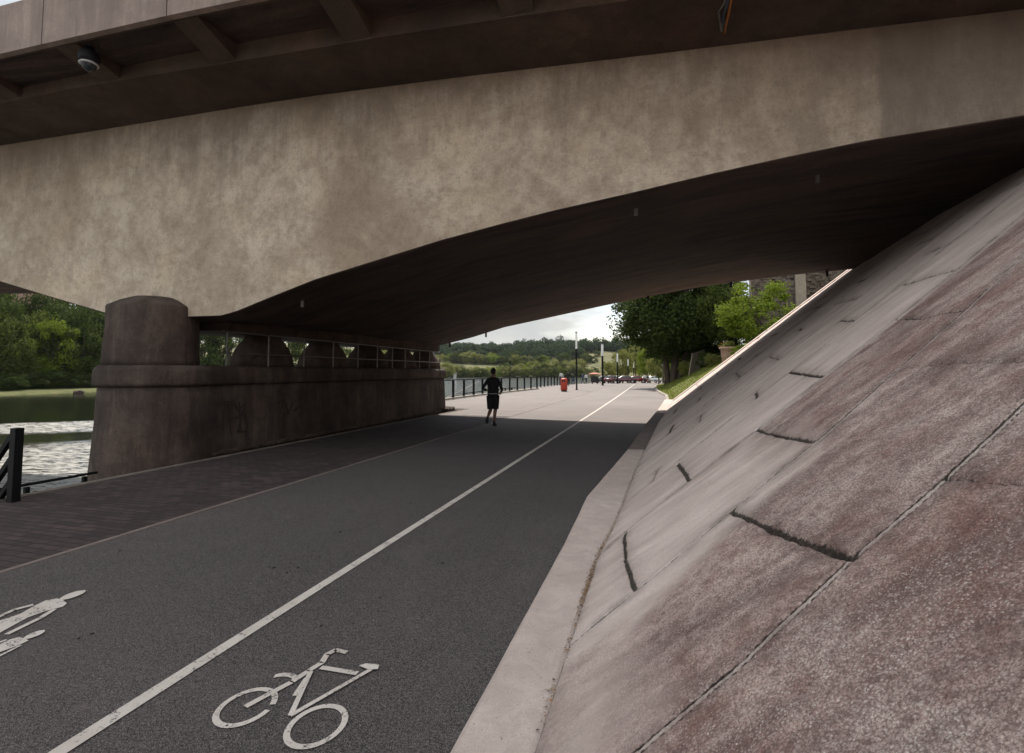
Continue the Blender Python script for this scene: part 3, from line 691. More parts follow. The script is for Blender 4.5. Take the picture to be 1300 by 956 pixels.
# kerb between path and slope
def kerb(ya, yb, n, mat):
    ys = np.linspace(ya, yb, n); v = []; f = []
    for y in ys:
        a, b, h = float(xk(y)), float(xf(y)), float(hk(y)); nz_ = .006*mnoise.noise(Vector((y*2, 0, 0)))
        v += [(a-.01+nz_, y, -.2-h), (a+nz_, y, h-.035), (a+.03+nz_, y, h-.006), (b-.02, y, h-.002), (b+.06, y, h-.03), (b+.06, y, -.3)]
    for i in range(n-1):
        for j in range(5): f.append((i*6+j, (i+1)*6+j, (i+1)*6+j+1, i*6+j+1))
    f += [tuple(range(6)), tuple((n-1)*6+j for j in range(6))[::-1]]
    return mesh_obj('kerb', v, f, mat)
kerb_root = empty('kerb_strip', (-.7, 5, 0), 0, 'pale concrete kerb strip along the foot of the sloping embankment', 'kerb')
bpy.context.view_layer.update()
for a, b, m_ in ((-9, 6.55, M['kerb_conc']), (6.56, 9.6, M['kerb_conc']), (9.61, 16.4, M['kerb_dark']), (16.41, 24.4, M['kerb_conc'])):
    o = ch(kerb(a, b, max(6, int((b-a)*8)), m_), kerb_root); o.name = 'kerb_slab'
# abutment wall closing the top of the slope and earth behind
ab = bmesh.new(); box(ab, 7.3, 30, 7.9, 20.2, 3.2, 5.6)
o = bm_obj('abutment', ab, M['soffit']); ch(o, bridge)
# debris and leaf litter at the foot of the slope
def scatter_leaves(name, n, fn, size, mats, label):
    v = []; f = []; mi = []
    for i in range(n):
        x, y, z = fn(); s = size*random.uniform(.5, 1.3); a = random.uniform(0, 6.3); t = random.uniform(-.6, .6)
        M3 = Matrix.Rotation(a, 3, 'Z') @ Matrix.Rotation(t, 3, 'X')
        b0 = len(v)
        for p in ((-1, 0, 0), (0, -.45, .15), (1, 0, .1), (0, .45, .2)): v.append(Vector((x, y, z+.004))+M3 @ (Vector(p)*s))
        f.append((b0, b0+1, b0+2, b0+3)); mi.append(random.randrange(len(mats)))
    o = mesh_obj(name, v, f, mats[0])
    for m_ in mats[1:]: o.data.materials.append(m_)
    o.data.polygons.foreach_set('material_index', mi); return tag(o, label, 'leaf litter', None, 'stuff')
leafm = [plain('dead_leaf_ochre', (.3, .15, .06), .9), plain('dead_leaf_brown', (.09, .05, .03), .9), plain('dead_leaf_pale', (.35, .27, .18), .9)]
def f_foot():
    y = random.choice((random.gauss(4.6, .5), random.gauss(3.9, .25), random.uniform(2.3, 8))); x = float(xf(y))+random.gauss(0, .012)
    return x, y, float(hk(y))+max(0, (x-float(xf(y))))*TS
scatter_leaves('leaf_litter', 900, f_foot, .009, leafm, 'dry brown leaf litter along the foot of the slope')
def f_kerb():
    y = random.uniform(2.2, 8); x = random.uniform(float(xk(y))+.04, float(xf(y))); return x, y, float(hk(y))
scatter_leaves('grit', 70, f_kerb, .005, [M['dark'], leafm[1]], 'dark grit scattered on the pale kerb strip')
def f_path():
    return random.uniform(-8, -1), random.uniform(1.8, 12), 0
scatter_leaves('fallen_leaves', 110, f_path, .010, [leafm[1], leafm[2], M['dark']], 'tiny dry leaves scattered over the asphalt path')
bm = bmesh.new()
for (u, v_) in ((113, 806), (98, 812), (345, 722), (362, 728), (376, 722), (405, 796), (560, 716), (430, 676), (150, 700), (250, 640), (520, 640), (480, 760)):
    P = onZ(u, v_); a_ = random.uniform(-.3, 1.1); l_ = random.uniform(.012, .035)
    p2 = P+Vector((math.cos(a_), math.sin(a_), 0))*l_; tube(bm, [P+Vector((0, 0, .004)), (P+p2)/2+Vector((.004, .003, .008)), p2+Vector((0, 0, .004))], [.002, .006, .0015], 5)
tag(bm_obj('twigs', bm, M['dark']), 'short black twigs and bark bits lying on the asphalt', 'debris', None, 'stuff')
# moss and dead twigs in the wide joints
def tuft(name, a, b, n, ln, label, mat):
    bm = bmesh.new()
    for i in range(n):
        t = random.random(); w_ = a[0]*(1-t)+b[0]*t+random.gauss(0, .012); y = a[1]*(1-t)+b[1]*t
        x = float(xf(y))+w_; z = float(hk(y))+TS*w_-.02; l_ = ln*random.uniform(.3, 1); d = Vector((random.uniform(-1, .3), random.uniform(-1, 1), random.uniform(.3, 1.2))).normalized()*l_
        p = Vector((x, y, z)); q = p+d; s_ = Vector((0, .0022, .0))
        bm.faces.new([bm.verts.new(c) for c in (p-s_, p+s_, q)])
    return tag(bm_obj(name, bm, mat), label, 'moss', None, 'stuff')
mossm = plain('dry_moss', (.04, .032, .02), .95)
names = {0: 'lowest wide joint between two slabs beside the kerb', 1: 'joint below the reddish slab', 3: 'diagonal joint in the nearest red slab', 5: 'upright joint near the bend of the kerb', 6: 'dark joint below the bridge edge'}
for i, nm in names.items(): tuft('moss', SJ[i][0], SJ[i][1], 260, .022, 'dark dry moss filling the '+nm, mossm)

# ================================================================ ROAD MARKINGS
def flat_poly(bm, pts, z=.004):
    f = bm.faces.new([bm.verts.new((x, y, z)) for x, y in pts])
    if f.normal.z < 0: f.normal_flip()
def stroke(bm, pts, w_, z=.004):
    for (x0, y0), (x1, y1) in zip(pts, pts[1:]):
        d = math.hypot(x1-x0, y1-y0); nx, ny = -(y1-y0)/d*w_/2, (x1-x0)/d*w_/2; ex, ey = (x1-x0)/d*w_*.12, (y1-y0)/d*w_*.12
        flat_poly(bm, [(x0+nx-ex, y0+ny-ey), (x0-nx-ex, y0-ny-ey), (x1-nx+ex, y1-ny+ey), (x1+nx+ex, y1+ny+ey)], z)
bm = bmesh.new()
for k_ in range(80):
    y0 = -10+k_*1.0; y1_ = y0+1
    wl = lambda y: -2.53-.000*y-.3*max(0, (y-20)/32)**1.5*.8
    bm.faces.new([bm.verts.new((wl(y)+s_*.040, y, .002)) for y, s_ in ((y0, -1), (y0, 1), (y1_, 1), (y1_, -1))])
o = bm_obj('lane_line', bm, M['paint']); tag(o, 'long worn white line dividing the asphalt path', 'road marking')
bm = bmesh.new()
def blob(cx, cy, rx_, ry_, rot=0, n=18):
    return [(cx+rx_*math.cos(t)*math.cos(rot)-ry_*math.sin(t)*math.sin(rot), cy+rx_*math.cos(t)*math.sin(rot)+ry_*math.sin(t)*math.cos(rot)) for t in [2*math.pi*k/n for k in range(n)]]
flat_poly(bm, blob(-4.185, 2.855, .052, .085, .1), .0045)
flat_poly(bm, [(-4.19, 2.785), (-4.08, 2.745), (-4.05, 2.70), (-4.09, 2.62), (-4.10, 2.52), (-4.02, 2.3), (-3.96, 1.95), (-4.02, 1.93), (-4.12, 2.25), (-4.20, 1.92), (-4.27, 1.93), (-4.25, 2.3), (-4.21, 2.54), (-4.26, 2.66), (-4.28, 2.74), (-4.24, 2.78)], .002)
stroke(bm, [(-4.285, 2.66), (-4.32, 2.57), (-4.29, 2.44), (-4.27, 2.32)], .035, .0035); stroke(bm, [(-4.06, 2.65), (-4.01, 2.54), (-3.965, 2.33)], .035, .0035)
o = bm_obj('pedestrian_marking', bm, M['paint']); tag(o, 'white painted adult pedestrian figure on the asphalt at far left', 'road marking')
bm = bmesh.new()
flat_poly(bm, blob(-3.79, 2.372, .036, .056, .1), .0045)
flat_poly(bm, [(-3.80, 2.325), (-3.745, 2.315), (-3.74, 2.25), (-3.76, 2.15), (-3.72, 1.95), (-3.76, 1.94), (-3.79, 2.1), (-3.84, 1.94), (-3.88, 1.95), (-3.85, 2.15), (-3.87, 2.29), (-3.85, 2.325)], .002)
stroke(bm, [(-3.885, 2.28), (-3.9, 2.12)], .02, .0035); stroke(bm, [(-3.725, 2.26), (-3.70, 2.12)], .02, .0035)
o = bm_obj('pedestrian_marking', bm, M['paint']); tag(o, 'smaller white painted child figure beside the adult figure', 'road marking')
bm = bmesh.new(); z_ = .002
def arc(cx, cy, r, a0, a1, w_, n=22, rx_=1):
    P = [(cx+r*rx_*math.cos(a0+(a1-a0)*k/n), cy+r*math.sin(a0+(a1-a0)*k/n)) for k in range(n+1)]
    for i in range(n):
        (x0, y0), (x1, y1) = P[i], P[i+1]; k0, k1 = (r-w_)/r, (r+w_)/r
        flat_poly(bm, [(cx+(x0-cx)*k0, cy+(y0-cy)*k0), (cx+(x0-cx)*k1, cy+(y0-cy)*k1), (cx+(x1-cx)*k1, cy+(y1-cy)*k1), (cx+(x1-cx)*k0, cy+(y1-cy)*k0)], z_)
arc(-1.98, 2.17, .14, .35, 2*math.pi+.05, .016, 30, .72*1.2)
arc(-1.955, 2.19, .26, R(62), R(118), .018, 10, .6)
arc(-1.56, 2.15, .14, 0, 2*math.pi, .016, 30, .72*1.2); z_ = .0035
stroke(bm, [(-1.98, 2.17), (-1.90, 2.40), (-1.88, 2.51), (-1.86, 2.60), (-1.885, 2.68), (-1.865, 2.735), (-1.79, 2.73)], .034, .0035)
stroke(bm, [(-1.83, 2.555), (-1.61, 2.56)], .036, .0051); stroke(bm, [(-1.555, 2.61), (-1.72, 2.17)], .026, .0063); stroke(bm, [(-1.72, 2.17), (-1.86, 2.5)], .026, .0075)
stroke(bm, [(-1.84, 2.44), (-1.80, 2.30)], .026, .009)
flat_poly(bm, [(-1.635, 2.62), (-1.61, 2.65), (-1.53, 2.66), (-1.515, 2.62), (-1.56, 2.60)], .0095)
o = bm_obj('bicycle_marking', bm, M['paint']); tag(o, 'white painted bicycle symbol on the asphalt near the kerb', 'road marking')

# ================================================================ QUAY, RAILINGS
q = empty('quay_wall', (-8.2, 5, 0), 0, 'low concrete quay wall dropping from the brick paving to the water', 'quay wall'); bpy.context.view_layer.update()
for i, (x0, x1, ya, yb) in enumerate(((-8.25, -8.121, -60, 21.6), (-12.65, -12.302, 21.3, 130))):
    bm = bmesh.new(); y = ya
    while y < yb-.1:
        y2 = min(y+2.5, yb); zz = float(gz(y)); box(bm, x0, x1, y+.004, y2-.004, -5, .012+zz, bevel=.015); y = y2
    ch(bm_obj('coping', bm, M['quay']), q)
bm = bmesh.new(); box(bm, -12.64, -8.46, 21.32, 21.62, -5, -.02); ch(bm_obj('cross_wall', bm, M['quay']), q)
bm = bmesh.new(); box(bm, -9.25, -8.26, -30, 6.6, -4, -1.0); ch(bm_obj('lower_walkway', bm, M['quay']), q)
# low railing beyond the paving edge
lr = empty('quay_railing', (-9.05, 5, -1), 0, 'thin low black railing below the edge of the brick paving', 'railing'); bpy.context.view_layer.update()
bm = bmesh.new(); tube(bm, [(-9.05, 2.2, -.01), (-9.05, 6.45, -.03)], .022, 8); ch(bm_obj('top_rail', bm, M['black']), lr)
bm = bmesh.new(); tube(bm, [(-9.05, 2.2, -.5), (-9.05, 6.45, -.5)], .016, 8); ch(bm_obj('lower_rail', bm, M['black']), lr)
for y in (3.7, 4.6, 5.46, 6.26):
    bm = bmesh.new(); box(bm, -9.075, -9.025, y-.03, y+.03, -1, -.06); ch(bm_obj('post', bm, M['black']), lr)
# stair railing at the left
sr = empty('stair_railing', (-7.9, 4.64, 0), 0, 'black square-tube railing going down river steps at the left edge', 'railing'); bpy.context.view_layer.update()
bm = bmesh.new(); box(bm, -7.97, -7.87, 4.59, 4.69, -.05, .93, bevel=.005); ch(bm_obj('post', bm, M['black']), sr)
for z0, dz_ in ((.9, 1.0), (.6, .95), (.3, .9)):
    a = Vector((-7.93, 4.64, z0)); b = a+Vector((-1.15, -.0, -1.3))*1.8
    bm = bmesh.new(); tube(bm, [a, b], .042, square=True); ch(bm_obj('rail', bm, M['black']), sr)
bm = bmesh.new(); box(bm, -9.94, -9.86, 4.6, 4.68, -2.4, -1.4); ch(bm_obj('post', bm, M['black']), sr)
st_ = bmesh.new()
for k_ in range(6): box(st_, -8.26-.3*(k_+1), -8.26-.3*k_, 3.2, 4.55, -3, -.17*(k_+1))
ch(bm_obj('steps', st_, M['quay']), q)

def railing(pts, spacing, h, label, lean=0, end_thick=True, base=0.):
    P0 = Vector(pts[0]); r = empty('riverside_railing', P0, 0, label, 'railing', None); bpy.context.view_layer.update()
    for a, b in zip(pts, pts[1:]):
        a, b = Vector(a), Vector(b); n = max(1, round((b-a).length/spacing))
        for i in range(n+(1 if b == Vector(pts[-1]) else 0)):
            p = a.lerp(b, i/n); bm = bmesh.new(); t = .05 if (i % 4) else .065
            box(bm, p.x-.065, p.x+.065, p.y-t/2-.02, p.y+t/2+.02, p.z-.05, p.z+h, bevel=.004); ch(bm_obj('post', bm, M['black']), r)
        bm = bmesh.new(); tube(bm, [a+Vector((0, 0, h+.03)), b+Vector((0, 0, h+.03))], .045, square=True); ch(bm_obj('handrail', bm, M['black']), r)
        for z in (.3, .75):
            bm = bmesh.new(); tube(bm, [a+Vector((0, 0, h*z)), b+Vector((0, 0, h*z))], .006, 6); ch(bm_obj('wire', bm, M['galv']), r)
    return r
railing([(-12.05, 22.0, .02), (-12.05, 34.7, .02), (-11.1, 47.8, .02)], 1.9, 1.1, 'long black post railing between the sunny plaza and the river behind the jogger')
railing([(-12.1, 52, .0), (-12.0, 76, -.2)], 1.9, 1.15, 'farther black post railing ending near the red litter bin')
railing([(-14.0, 36, -1.1), (-13.6, 50, -1.0)], 2.1, 1.1, 'lower black railing of the river landing seen through the plaza railing')
bm = bmesh.new(); tube(bm, [(-12.5, 29, .0), (-14.2, 40, .85)], .03, 8); o = bm_obj('sloping_handrail', bm, M['galv']); tag(o, 'thin sloping pale handrail seen through the long plaza railing', 'handrail')
bm = bmesh.new()
y = 22.1
while y < 47.6:
    y2 = min(47.8, y+3); f = lambda yy: float(np.interp(yy, [22, 34.7, 47.8], [-12.05, -12.05, -11.1]))
    vs = [bm.verts.new((f(yy)+dx, yy, zz)) for yy in (y+.01, y2-.01) for dx in (-.15, .16) for zz in (-.05, .1)]
    for ff in ((0, 1, 3, 2), (4, 6, 7, 5), (0, 4, 5, 1), (2, 3, 7, 6), (0, 2, 6, 4), (1, 5, 7, 3)): bm.faces.new([vs[i] for i in ff])
    y = y2
bmesh.ops.recalc_face_normals(bm, faces=bm.faces)
o = bm_obj('plinth', bm, M['curb']); tag(o, 'low concrete plinth under the long plaza railing', 'plinth')

# ================================================================ LAWN
def lawn_edge(Y): return interp(Y, [23, 36, 41, 46, 56, 70, 90, 260], [.45, .5, .15, -.1, -.3, -.1, .9, 2])
def lawn_z(X, Y):
    d = X-lawn_edge(Y); s = np.clip(d-.8, 0, 30)*.52; s = s+np.clip(d, 0, .8)*.1
    return .09+gz(Y)+np.minimum(s, 12)+(fbm(X, Y, .6, 3, 12)-.45)*.35*np.clip(d/2, 0, 1)
ys = np.linspace(23.12, 200, 160); ds = np.concatenate([np.linspace(.1, 12, 60), np.linspace(13, 300, 20)])
X = lawn_edge(ys)[None]+ds[:, None]; Y = np.broadcast_to(ys[None], X.shape)
o = grid_obj('lawn', X, Y, lawn_z(X, Y), M['lawn']); tag(o, kind='structure')
v = []; f = []; ysk = np.linspace(24.4, 110, 120)
for y in ysk:
    a = float(lawn_edge(y)); z = float(gz(y)); v += [(a-.06, y, z-.1), (a-.06, y, z+.1), (a-.04, y, z+.12), (a+.1, y, z+.12), (a+.1, y, z-.1)]
for i in range(len(ysk)-1):
    for j in range(4): f.append((i*5+j, (i+1)*5+j, (i+1)*5+j+1, i*5+j+1))
o = mesh_obj('lawn_kerb', v, f, M['curb']); tag(o, kind='structure')
# land right of camera & behind (closing ground above slopes)
ys = np.array([-60, -9, 7.9]); ds = np.array([0, 8, 40.]); X = .5+np.broadcast_to(ds[:, None]+0., (3, 3)); Y = np.broadcast_to(ys[None], X.shape)
# grass blades on the near lawn
def blades(name, n, fn, ln, wd, mat, label):
    P = np.array([fn() for _ in range(n)]); a = rng.uniform(0, 6.28, n); l_ = ln*rng.uniform(.4, 1.2, n)
    dx, dy = np.cos(a)*wd, np.sin(a)*wd; bx_, by_ = rng.normal(0, .3, n)*l_, rng.normal(0, .3, n)*l_
    v = np.empty((n, 3, 3)); v[:, 0] = P-np.stack([dx, dy, 0*dx], 1); v[:, 1] = P+np.stack([dx, dy, 0*dx], 1); v[:, 2] = P+np.stack([bx_, by_, l_], 1)
    return tag(mesh_obj(name, v.reshape(-1, 3), np.arange(n*3).reshape(-1, 3), mat), label, 'grass', None, 'stuff')
def fl():
    y = 24+36*random.random()**.8; x = float(lawn_edge(y))+.15+7*random.random(); return (x, y, float(lawn_z(np.array(x), np.array(y)))-.02)
blades('grass', 16000, fl, .16, .018, leaf('grass_blades', (.1, .15, .02), (.2, .2, .05), (.15, .16, .03)), 'short sunny grass on the lawn bank beside the path')

# ================================================================ TREES
def crown_mesh(name, n_clump, n_leaf, leaf_s, seed, shape=(1, 1, 1), mat=None, hollow=.45, drop=0.):
    r = np.random.default_rng(seed); v = []
    C = r.normal(size=(n_clump, 3)); C /= np.linalg.norm(C, axis=1)[:, None]
    C *= (hollow+(1-hollow)*r.random(n_clump)**.6)[:, None]*.86
    C[:, 2] = np.where(C[:, 2] < -.55, C[:, 2]*.8, C[:, 2])
    rad = r.uniform(.13, .30, n_clump)
    idx = r.integers(0, n_clump, n_leaf); D = r.normal(size=(n_leaf, 3)); D /= np.linalg.norm(D, axis=1)[:, None]
    D *= (r.random(n_leaf)**.45)[:, None]
    P = C[idx]+D*rad[idx][:, None]*np.array([1.1, 1.1, .8]); P *= np.array(shape)
    # leaf quads
    nrm = D*.6+r.normal(size=D.shape)*.55+np.array([0, 0, .5]); nrm /= np.linalg.norm(nrm, axis=1)[:, None]
    t = np.cross(nrm, r.normal(size=D.shape)); t /= np.linalg.norm(t, axis=1)[:, None]; b = np.cross(nrm, t)
    s = leaf_s*r.uniform(.6, 1.4, n_leaf)[:, None]
    v = np.stack([P-t*s, P-b*s*.55, P+t*s, P+b*s*.55], 1).reshape(-1, 3)
    me = mesh_obj(name, v, np.arange(n_leaf*4).reshape(-1, 4), mat)
    d = me.data; bpy.data.objects.remove(me); return d
CR = {}
for k_, (nm, m_) in enumerate((('dark', 'leaf_dark'), ('mid', 'leaf_mid'), ('bright', 'leaf_bright'), ('olive', 'leaf_olive'), ('far', 'leaf_far'))):
    for q_ in range(2): CR[nm, q_] = crown_mesh('crown', 60, 9000 if nm != 'far' else 3500, .034 if nm != 'far' else .055, 10*k_+q_, (1, 1, 1), M[m_])
tr_bm = bmesh.new(); tube(tr_bm, [(0, 0, -1), (.03, .02, -.3), (0, 0, .3)], [.06, .045, .02], 8)
for a_ in range(5):
    t = a_*1.3; tube(tr_bm, [(0, 0, -.5+.08*a_), (.25*math.cos(t), .25*math.sin(t), -.15+.08*a_), (.55*math.cos(t), .55*math.sin(t), .15+.08*a_)], [.028, .018, .008], 6)
tr_o = bm_obj('trunk', tr_bm, M['bark'], None, True); TR = tr_o.data; bpy.data.objects.remove(tr_o)
def tree(name, x, y, z, rx_, rz_, kind, label, group=None, trunk=True, lift=.25, cat='tree', sq=1.):
    o = empty(name, (x, y, z), random.uniform(0, 6.28), label, cat, group)
    c = bpy.data.objects.new('crown', CR[kind, random.randint(0, 1)]); col.objects.link(c); c.parent = o
    c.location = (0, 0, rz_*(1+lift)); c.scale = (rx_, rx_*sq, rz_)
    if trunk:
        t = bpy.data.objects.new('trunk', TR); col.objects.link(t); t.parent = o; t.location = (0, 0, rz_*(1+lift)); t.scale = (rx_*.7, rx_*.7, rz_*(1+lift))
    return o
def at_px(u, depthY): d = ray(u, 472); return d.x/d.y*depthY
def LZ(x, y): return float(lawn_z(np.array(x), np.array(y)))
# big dark tree by the path (own detailed crown)
bt = empty('broadleaf_tree', (1.15, 55, LZ(1.15, 55)-.05), 0, 'big dark broadleaf tree overhanging the right side of the path', 'tree')
big = crown_mesh('crown', 190, 64000, .022, 99, (1, .95, 1), M['leaf_dark'], .3)
c = bpy.data.objects.new('crown', big); col.objects.link(c); c.parent = bt; c.location = (1.0, 0, 7.6); c.scale = (7.0, 6.5, 6.4)
low = crown_mesh('crown_skirt', 60, 16000, .03, 98, (1, .8, 1), M['leaf_dark'], .2)
c = bpy.data.objects.new('crown_skirt', low); col.objects.link(c); c.parent = bt; c.location = (1.7, .8, 3.9); c.scale = (5.0, 5, 2.9)
for (dx, r0, lean) in ((-.15, .34, -.7), (.35, .42, .9), (.9, .3, 1.8)):
    bm = bmesh.new(); tube(bm, [(dx-.05*lean, 0, -.3), (dx, 0, .4), (dx+lean*.3, .1, 2.4), (dx+lean, 0, 5.5), (dx+lean*1.6, 0, 9)], [r0*1.35, r0, r0*.85, r0*.6, r0*.3], 12)
    for a_ in range(4): t = a_*1.6; tube(bm, [(dx+lean*.6, 0, 3.5+a_), (dx+lean+2*math.cos(t), 2*math.sin(t), 5+a_), (dx+lean+4*math.cos(t), 4*math.sin(t), 6.5+a_)], [.14, .09, .04], 6)
    bm_obj('trunk', bm, M['bark'], bt, True)
# bright tree behind the slope
x = at_px(962, 44); o = tree('broadleaf_tree', x, 44, LZ(x, 44)-.4, 3.1, 3.0, 'bright', 'sunlit bright green tree rising behind the edge of the slope', lift=.0)
x = at_px(925, 47); tree('broadleaf_tree', x, 49, LZ(x, 47), 2.6, 3.6, 'mid', 'shaded green tree between the big dark tree and the bright one', lift=.15)
x = at_px(1000, 52); tree('broadleaf_tree', x+1, 58, LZ(x, 52)-1, 3.5, 3.0, 'dark', 'dark tree in front of the rough stone wall', lift=.2)
for (u, Yv, r_, kd, lb) in ((872, 52, 1.0, 'olive', 'pale green bush right of the big tree trunk'), (895, 50, .9, 'dark', 'dark low bush on the lawn bank below the plant pot'), (905, 46, .7, 'olive', 'small yellow green bush left of the plant pot'),
                           (938, 41, .65, 'bright', 'bright little bush right of the plant pot'), (975, 38, .55, 'olive', 'pale leafy shrub at the upper edge of the slope'), (928, 54, 3.2, 'dark', 'dark dense bush under the bright tree above the plant pot'), (884, 60, 1.6, 'mid', 'leafy bush behind the slanting stone wall'), (868, 66, 2.2, 'bright', 'sunny bush glimpsed behind the big tree'), (905, 66, 2.8, 'dark', 'dark bushy tree behind the plant pot')):
    x = at_px(u, Yv); tree('shrub', x, Yv, LZ(x, Yv)-.15, r_, r_, kd, lb, None, False, -.15, 'shrub')
# trees right of far plaza
for (u, Yv, rx_, rz_, kd, lb) in ((812, 150, 4, 5.5, 'olive', 'yellow green tree beyond the last lamps on the right'), (822, 110, 2.4, 4.0, 'bright', 'bright yellow green tree left of the big tree edge'), (836, 90, 2.2, 2.6, 'olive', 'pale bushy tree beside the path at the big tree'),
                                 (842, 100, 5, 7, 'dark', 'dark tree mass behind the big tree trunk'), (852, 80, 3, 4.5, 'dark', 'dark tree close behind the big tree'), (862, 75, 3.2, 5, 'dark', 'dark leaning tree behind the signpost'),
                                 (773, 118, 2.2, 2.5, 'olive', 'round pale green tree left of the slim lamp'), (790, 122, 3.2, 4.0, 'olive', 'wider pale green tree between two lamps'), (807, 190, 6, 8, 'mid', 'mid green tree beyond the parked cars')):
    x = at_px(u, Yv); z = float(gz(Yv))
    if x > float(lawn_edge(Yv)): z = LZ(x, Yv)
    tree('broadleaf_tree', x, Yv, z, rx_, rz_, kd, lb, None, True, .1)
# left bank: individual trees along the opposite shore
kinds = ['mid', 'dark', 'mid', 'bright', 'dark', 'mid']; n_ = 0
tones = {'mid': 'mid green', 'dark': 'dark green', 'bright': 'bright green', 'olive': 'pale olive'}
for (u, dd, rx_, rz_, kd, lb) in ((-25, 14, 7, 11, 'dark', 'dark tree at the left edge on the far river bank'), (4, 10, 6, 8.5, 'mid', 'sunlit round tree at far left on the opposite bank'), (52, 16, 7, 9, 'mid', 'tree with bright top right of the brick building across the river'),
                                 (66, 11, 5.5, 8, 'bright', 'bright green tree in the middle of the opposite bank'), (88, 15, 7, 10, 'dark', 'dark tree left of the pier column on the opposite bank'), (104, 9, 6, 8, 'mid', 'leafy tree just left of the pier on the opposite bank'),
                                 (118, 14, 7, 10.5, 'dark', 'tall dark tree touching the pier outline on the opposite bank'), (30, 34, 5, 6.5, 'dark', 'low dark tree standing in front of the brick building'), (140, 12, 7, 9, 'dark', 'dark tree hidden mostly behind the pier column'),
                                 (255, 25, 9, 11, 'mid', 'mid green tree seen in the first gap of the pier'), (290, 14, 9, 11, 'dark', 'dark tree in the upper part of the first pier gap'), (330, 20, 9, 12, 'dark', 'dark tree behind the second pier column'),
                                 (365, 12, 9, 12, 'mid', 'tree seen in the second gap of the pier'), (420, 16, 10, 12, 'mid', 'tree seen in the third gap of the pier'), (475, 20, 11, 13, 'olive', 'pale tree seen in the fourth gap of the pier'), (530, 20, 11, 13, 'mid', 'tree seen through the last gap of the pier')):
    d = ray(u, 472); k_ = d.x/d.y; Yb = 60.
    for _ in range(8): Yb = (float(shore_x(Yb))-dd-7)/k_
    Xb = k_*Yb; z = float(far_h(np.array(Xb), np.array(Yb)))
    tree('riverbank_tree', Xb, Yb, z-.5, rx_, rz_, kd, lb, 'trees on the opposite river bank', True, .05)
for i in range(26):   # second row behind, closing the bank
    u = -60+i*13; d = ray(u, 472); k_ = d.x/d.y; Yb = 60.; dd = random.uniform(40, 54)
    if 8 < u < 48: continue
    for _ in range(8): Yb = (float(shore_x(Yb))-dd)/k_
    Xb = k_*Yb; z = float(far_h(np.array(Xb), np.array(Yb)))
    kd = random.choice(('dark', 'dark', 'mid'))
    if u > 135 and i % 2: continue
    tree('riverbank_tree', Xb, Yb, z-1, random.uniform(7, 9.5), random.uniform(10, 13), kd, tones[kd]+' tree in the back row of the opposite bank', 'back row trees on the opposite bank', True, .05)
for i in range(14):
    u = -30+i*12; d = ray(u, 472); k_ = d.x/d.y; Yb = 60.; dd = random.uniform(11.5, 14)
    for _ in range(8): Yb = (float(shore_x(Yb))-dd)/k_
    if 18 < u < 40: continue
    Xb = k_*Yb; z = float(far_h(np.array(Xb), np.array(Yb)))
    tree('riverbank_bush', Xb, Yb, z-.4, random.uniform(2.2, 3.4), random.uniform(1.6, 2.6), 'dark', 'dark bush at the foot of the trees on the opposite bank', 'bushes at the foot of the opposite bank trees', False, -.1, 'bush')
# far hillside across the bend: countable bushes in front
def far_xy(u, dist): d = ray(u, 472); h_ = math.hypot(d.x, d.y); return d.x/h_*dist, d.y/h_*dist
spec = []
for i in range(26): spec.append((562+i*5.2+random.uniform(-3, 3), random.choice((463, 465, 468, 469)), random.uniform(5, 8), random.choice(('olive', 'mid', 'dark', 'bright', 'olive'))))
for i in range(34): spec.append((564+i*5.6+random.uniform(-2, 2), 477, random.uniform(4, 6.5), random.choice(('olive', 'mid', 'olive', 'bright', 'mid'))))
for u, b, r_, kd in ((566, 478, 8, 'olive'), (575, 470, 7, 'olive'), (583, 474, 6.5, 'dark'), (592, 476, 4, 'dark'), (588, 464, 8, 'olive'), (600, 468, 9, 'olive'), (607, 474, 6, 'olive'), (613, 462, 7, 'mid'), (622, 474, 6, 'bright'), (640, 472, 8, 'mid'), (648, 474, 6, 'olive'),
                     (654, 460, 9, 'dark'), (662, 474, 8, 'olive'), (672, 472, 8, 'bright'), (680, 474, 9, 'olive'), (690, 472, 9, 'mid'), (700, 475, 10, 'olive'), (708, 474, 9, 'mid'), (716, 462, 9, 'mid'), (722, 475, 9, 'olive'), (734, 476, 10, 'olive'), (728, 456, 8, 'dark'),
                     (745, 470, 8, 'mid'), (742, 455, 7, 'dark'), (753, 470, 6, 'dark'), (758, 452, 5, 'dark'), (755, 476, 5, 'mid'), (628, 460, 7, 'mid'), (666, 462, 7, 'far'), (640, 458, 7, 'far'), (696, 456, 8, 'far'), (776, 476, 6, 'mid')):
    spec.append((u, b, r_, kd))
for i, (u, b, r_, kd) in enumerate(spec):
    dist = 300 if b > 470 else 520
    x, y = far_xy(u, dist)
    need = (3 if b > 476.5 else 10) if b > 470 else 6
    for _ in range(90):
        if float(bank_dist(np.array(x), np.array(y))) < need: dist += 3; x, y = far_xy(u, dist)
    z = float(far_h(np.array(x), np.array(y)))
    if b < 466:
        for _ in range(60):
            zz = 1.65+(472-b)/650*dist
            if z < zz-1: dist += 4; x, y = far_xy(u, dist); z = float(far_h(np.array(x), np.array(y)))
    tn = {'mid': 'mid green', 'dark': 'dark', 'bright': 'bright green', 'olive': 'pale yellow green', 'far': 'grey green'}[kd]
    tree('hillside_tree', x, y, z-1, r_*1.0, r_*.85, kd, tn+' rounded tree on the slope across the river bend', 'rounded trees on the slope across the river bend ('+tn+')', False, -.05)
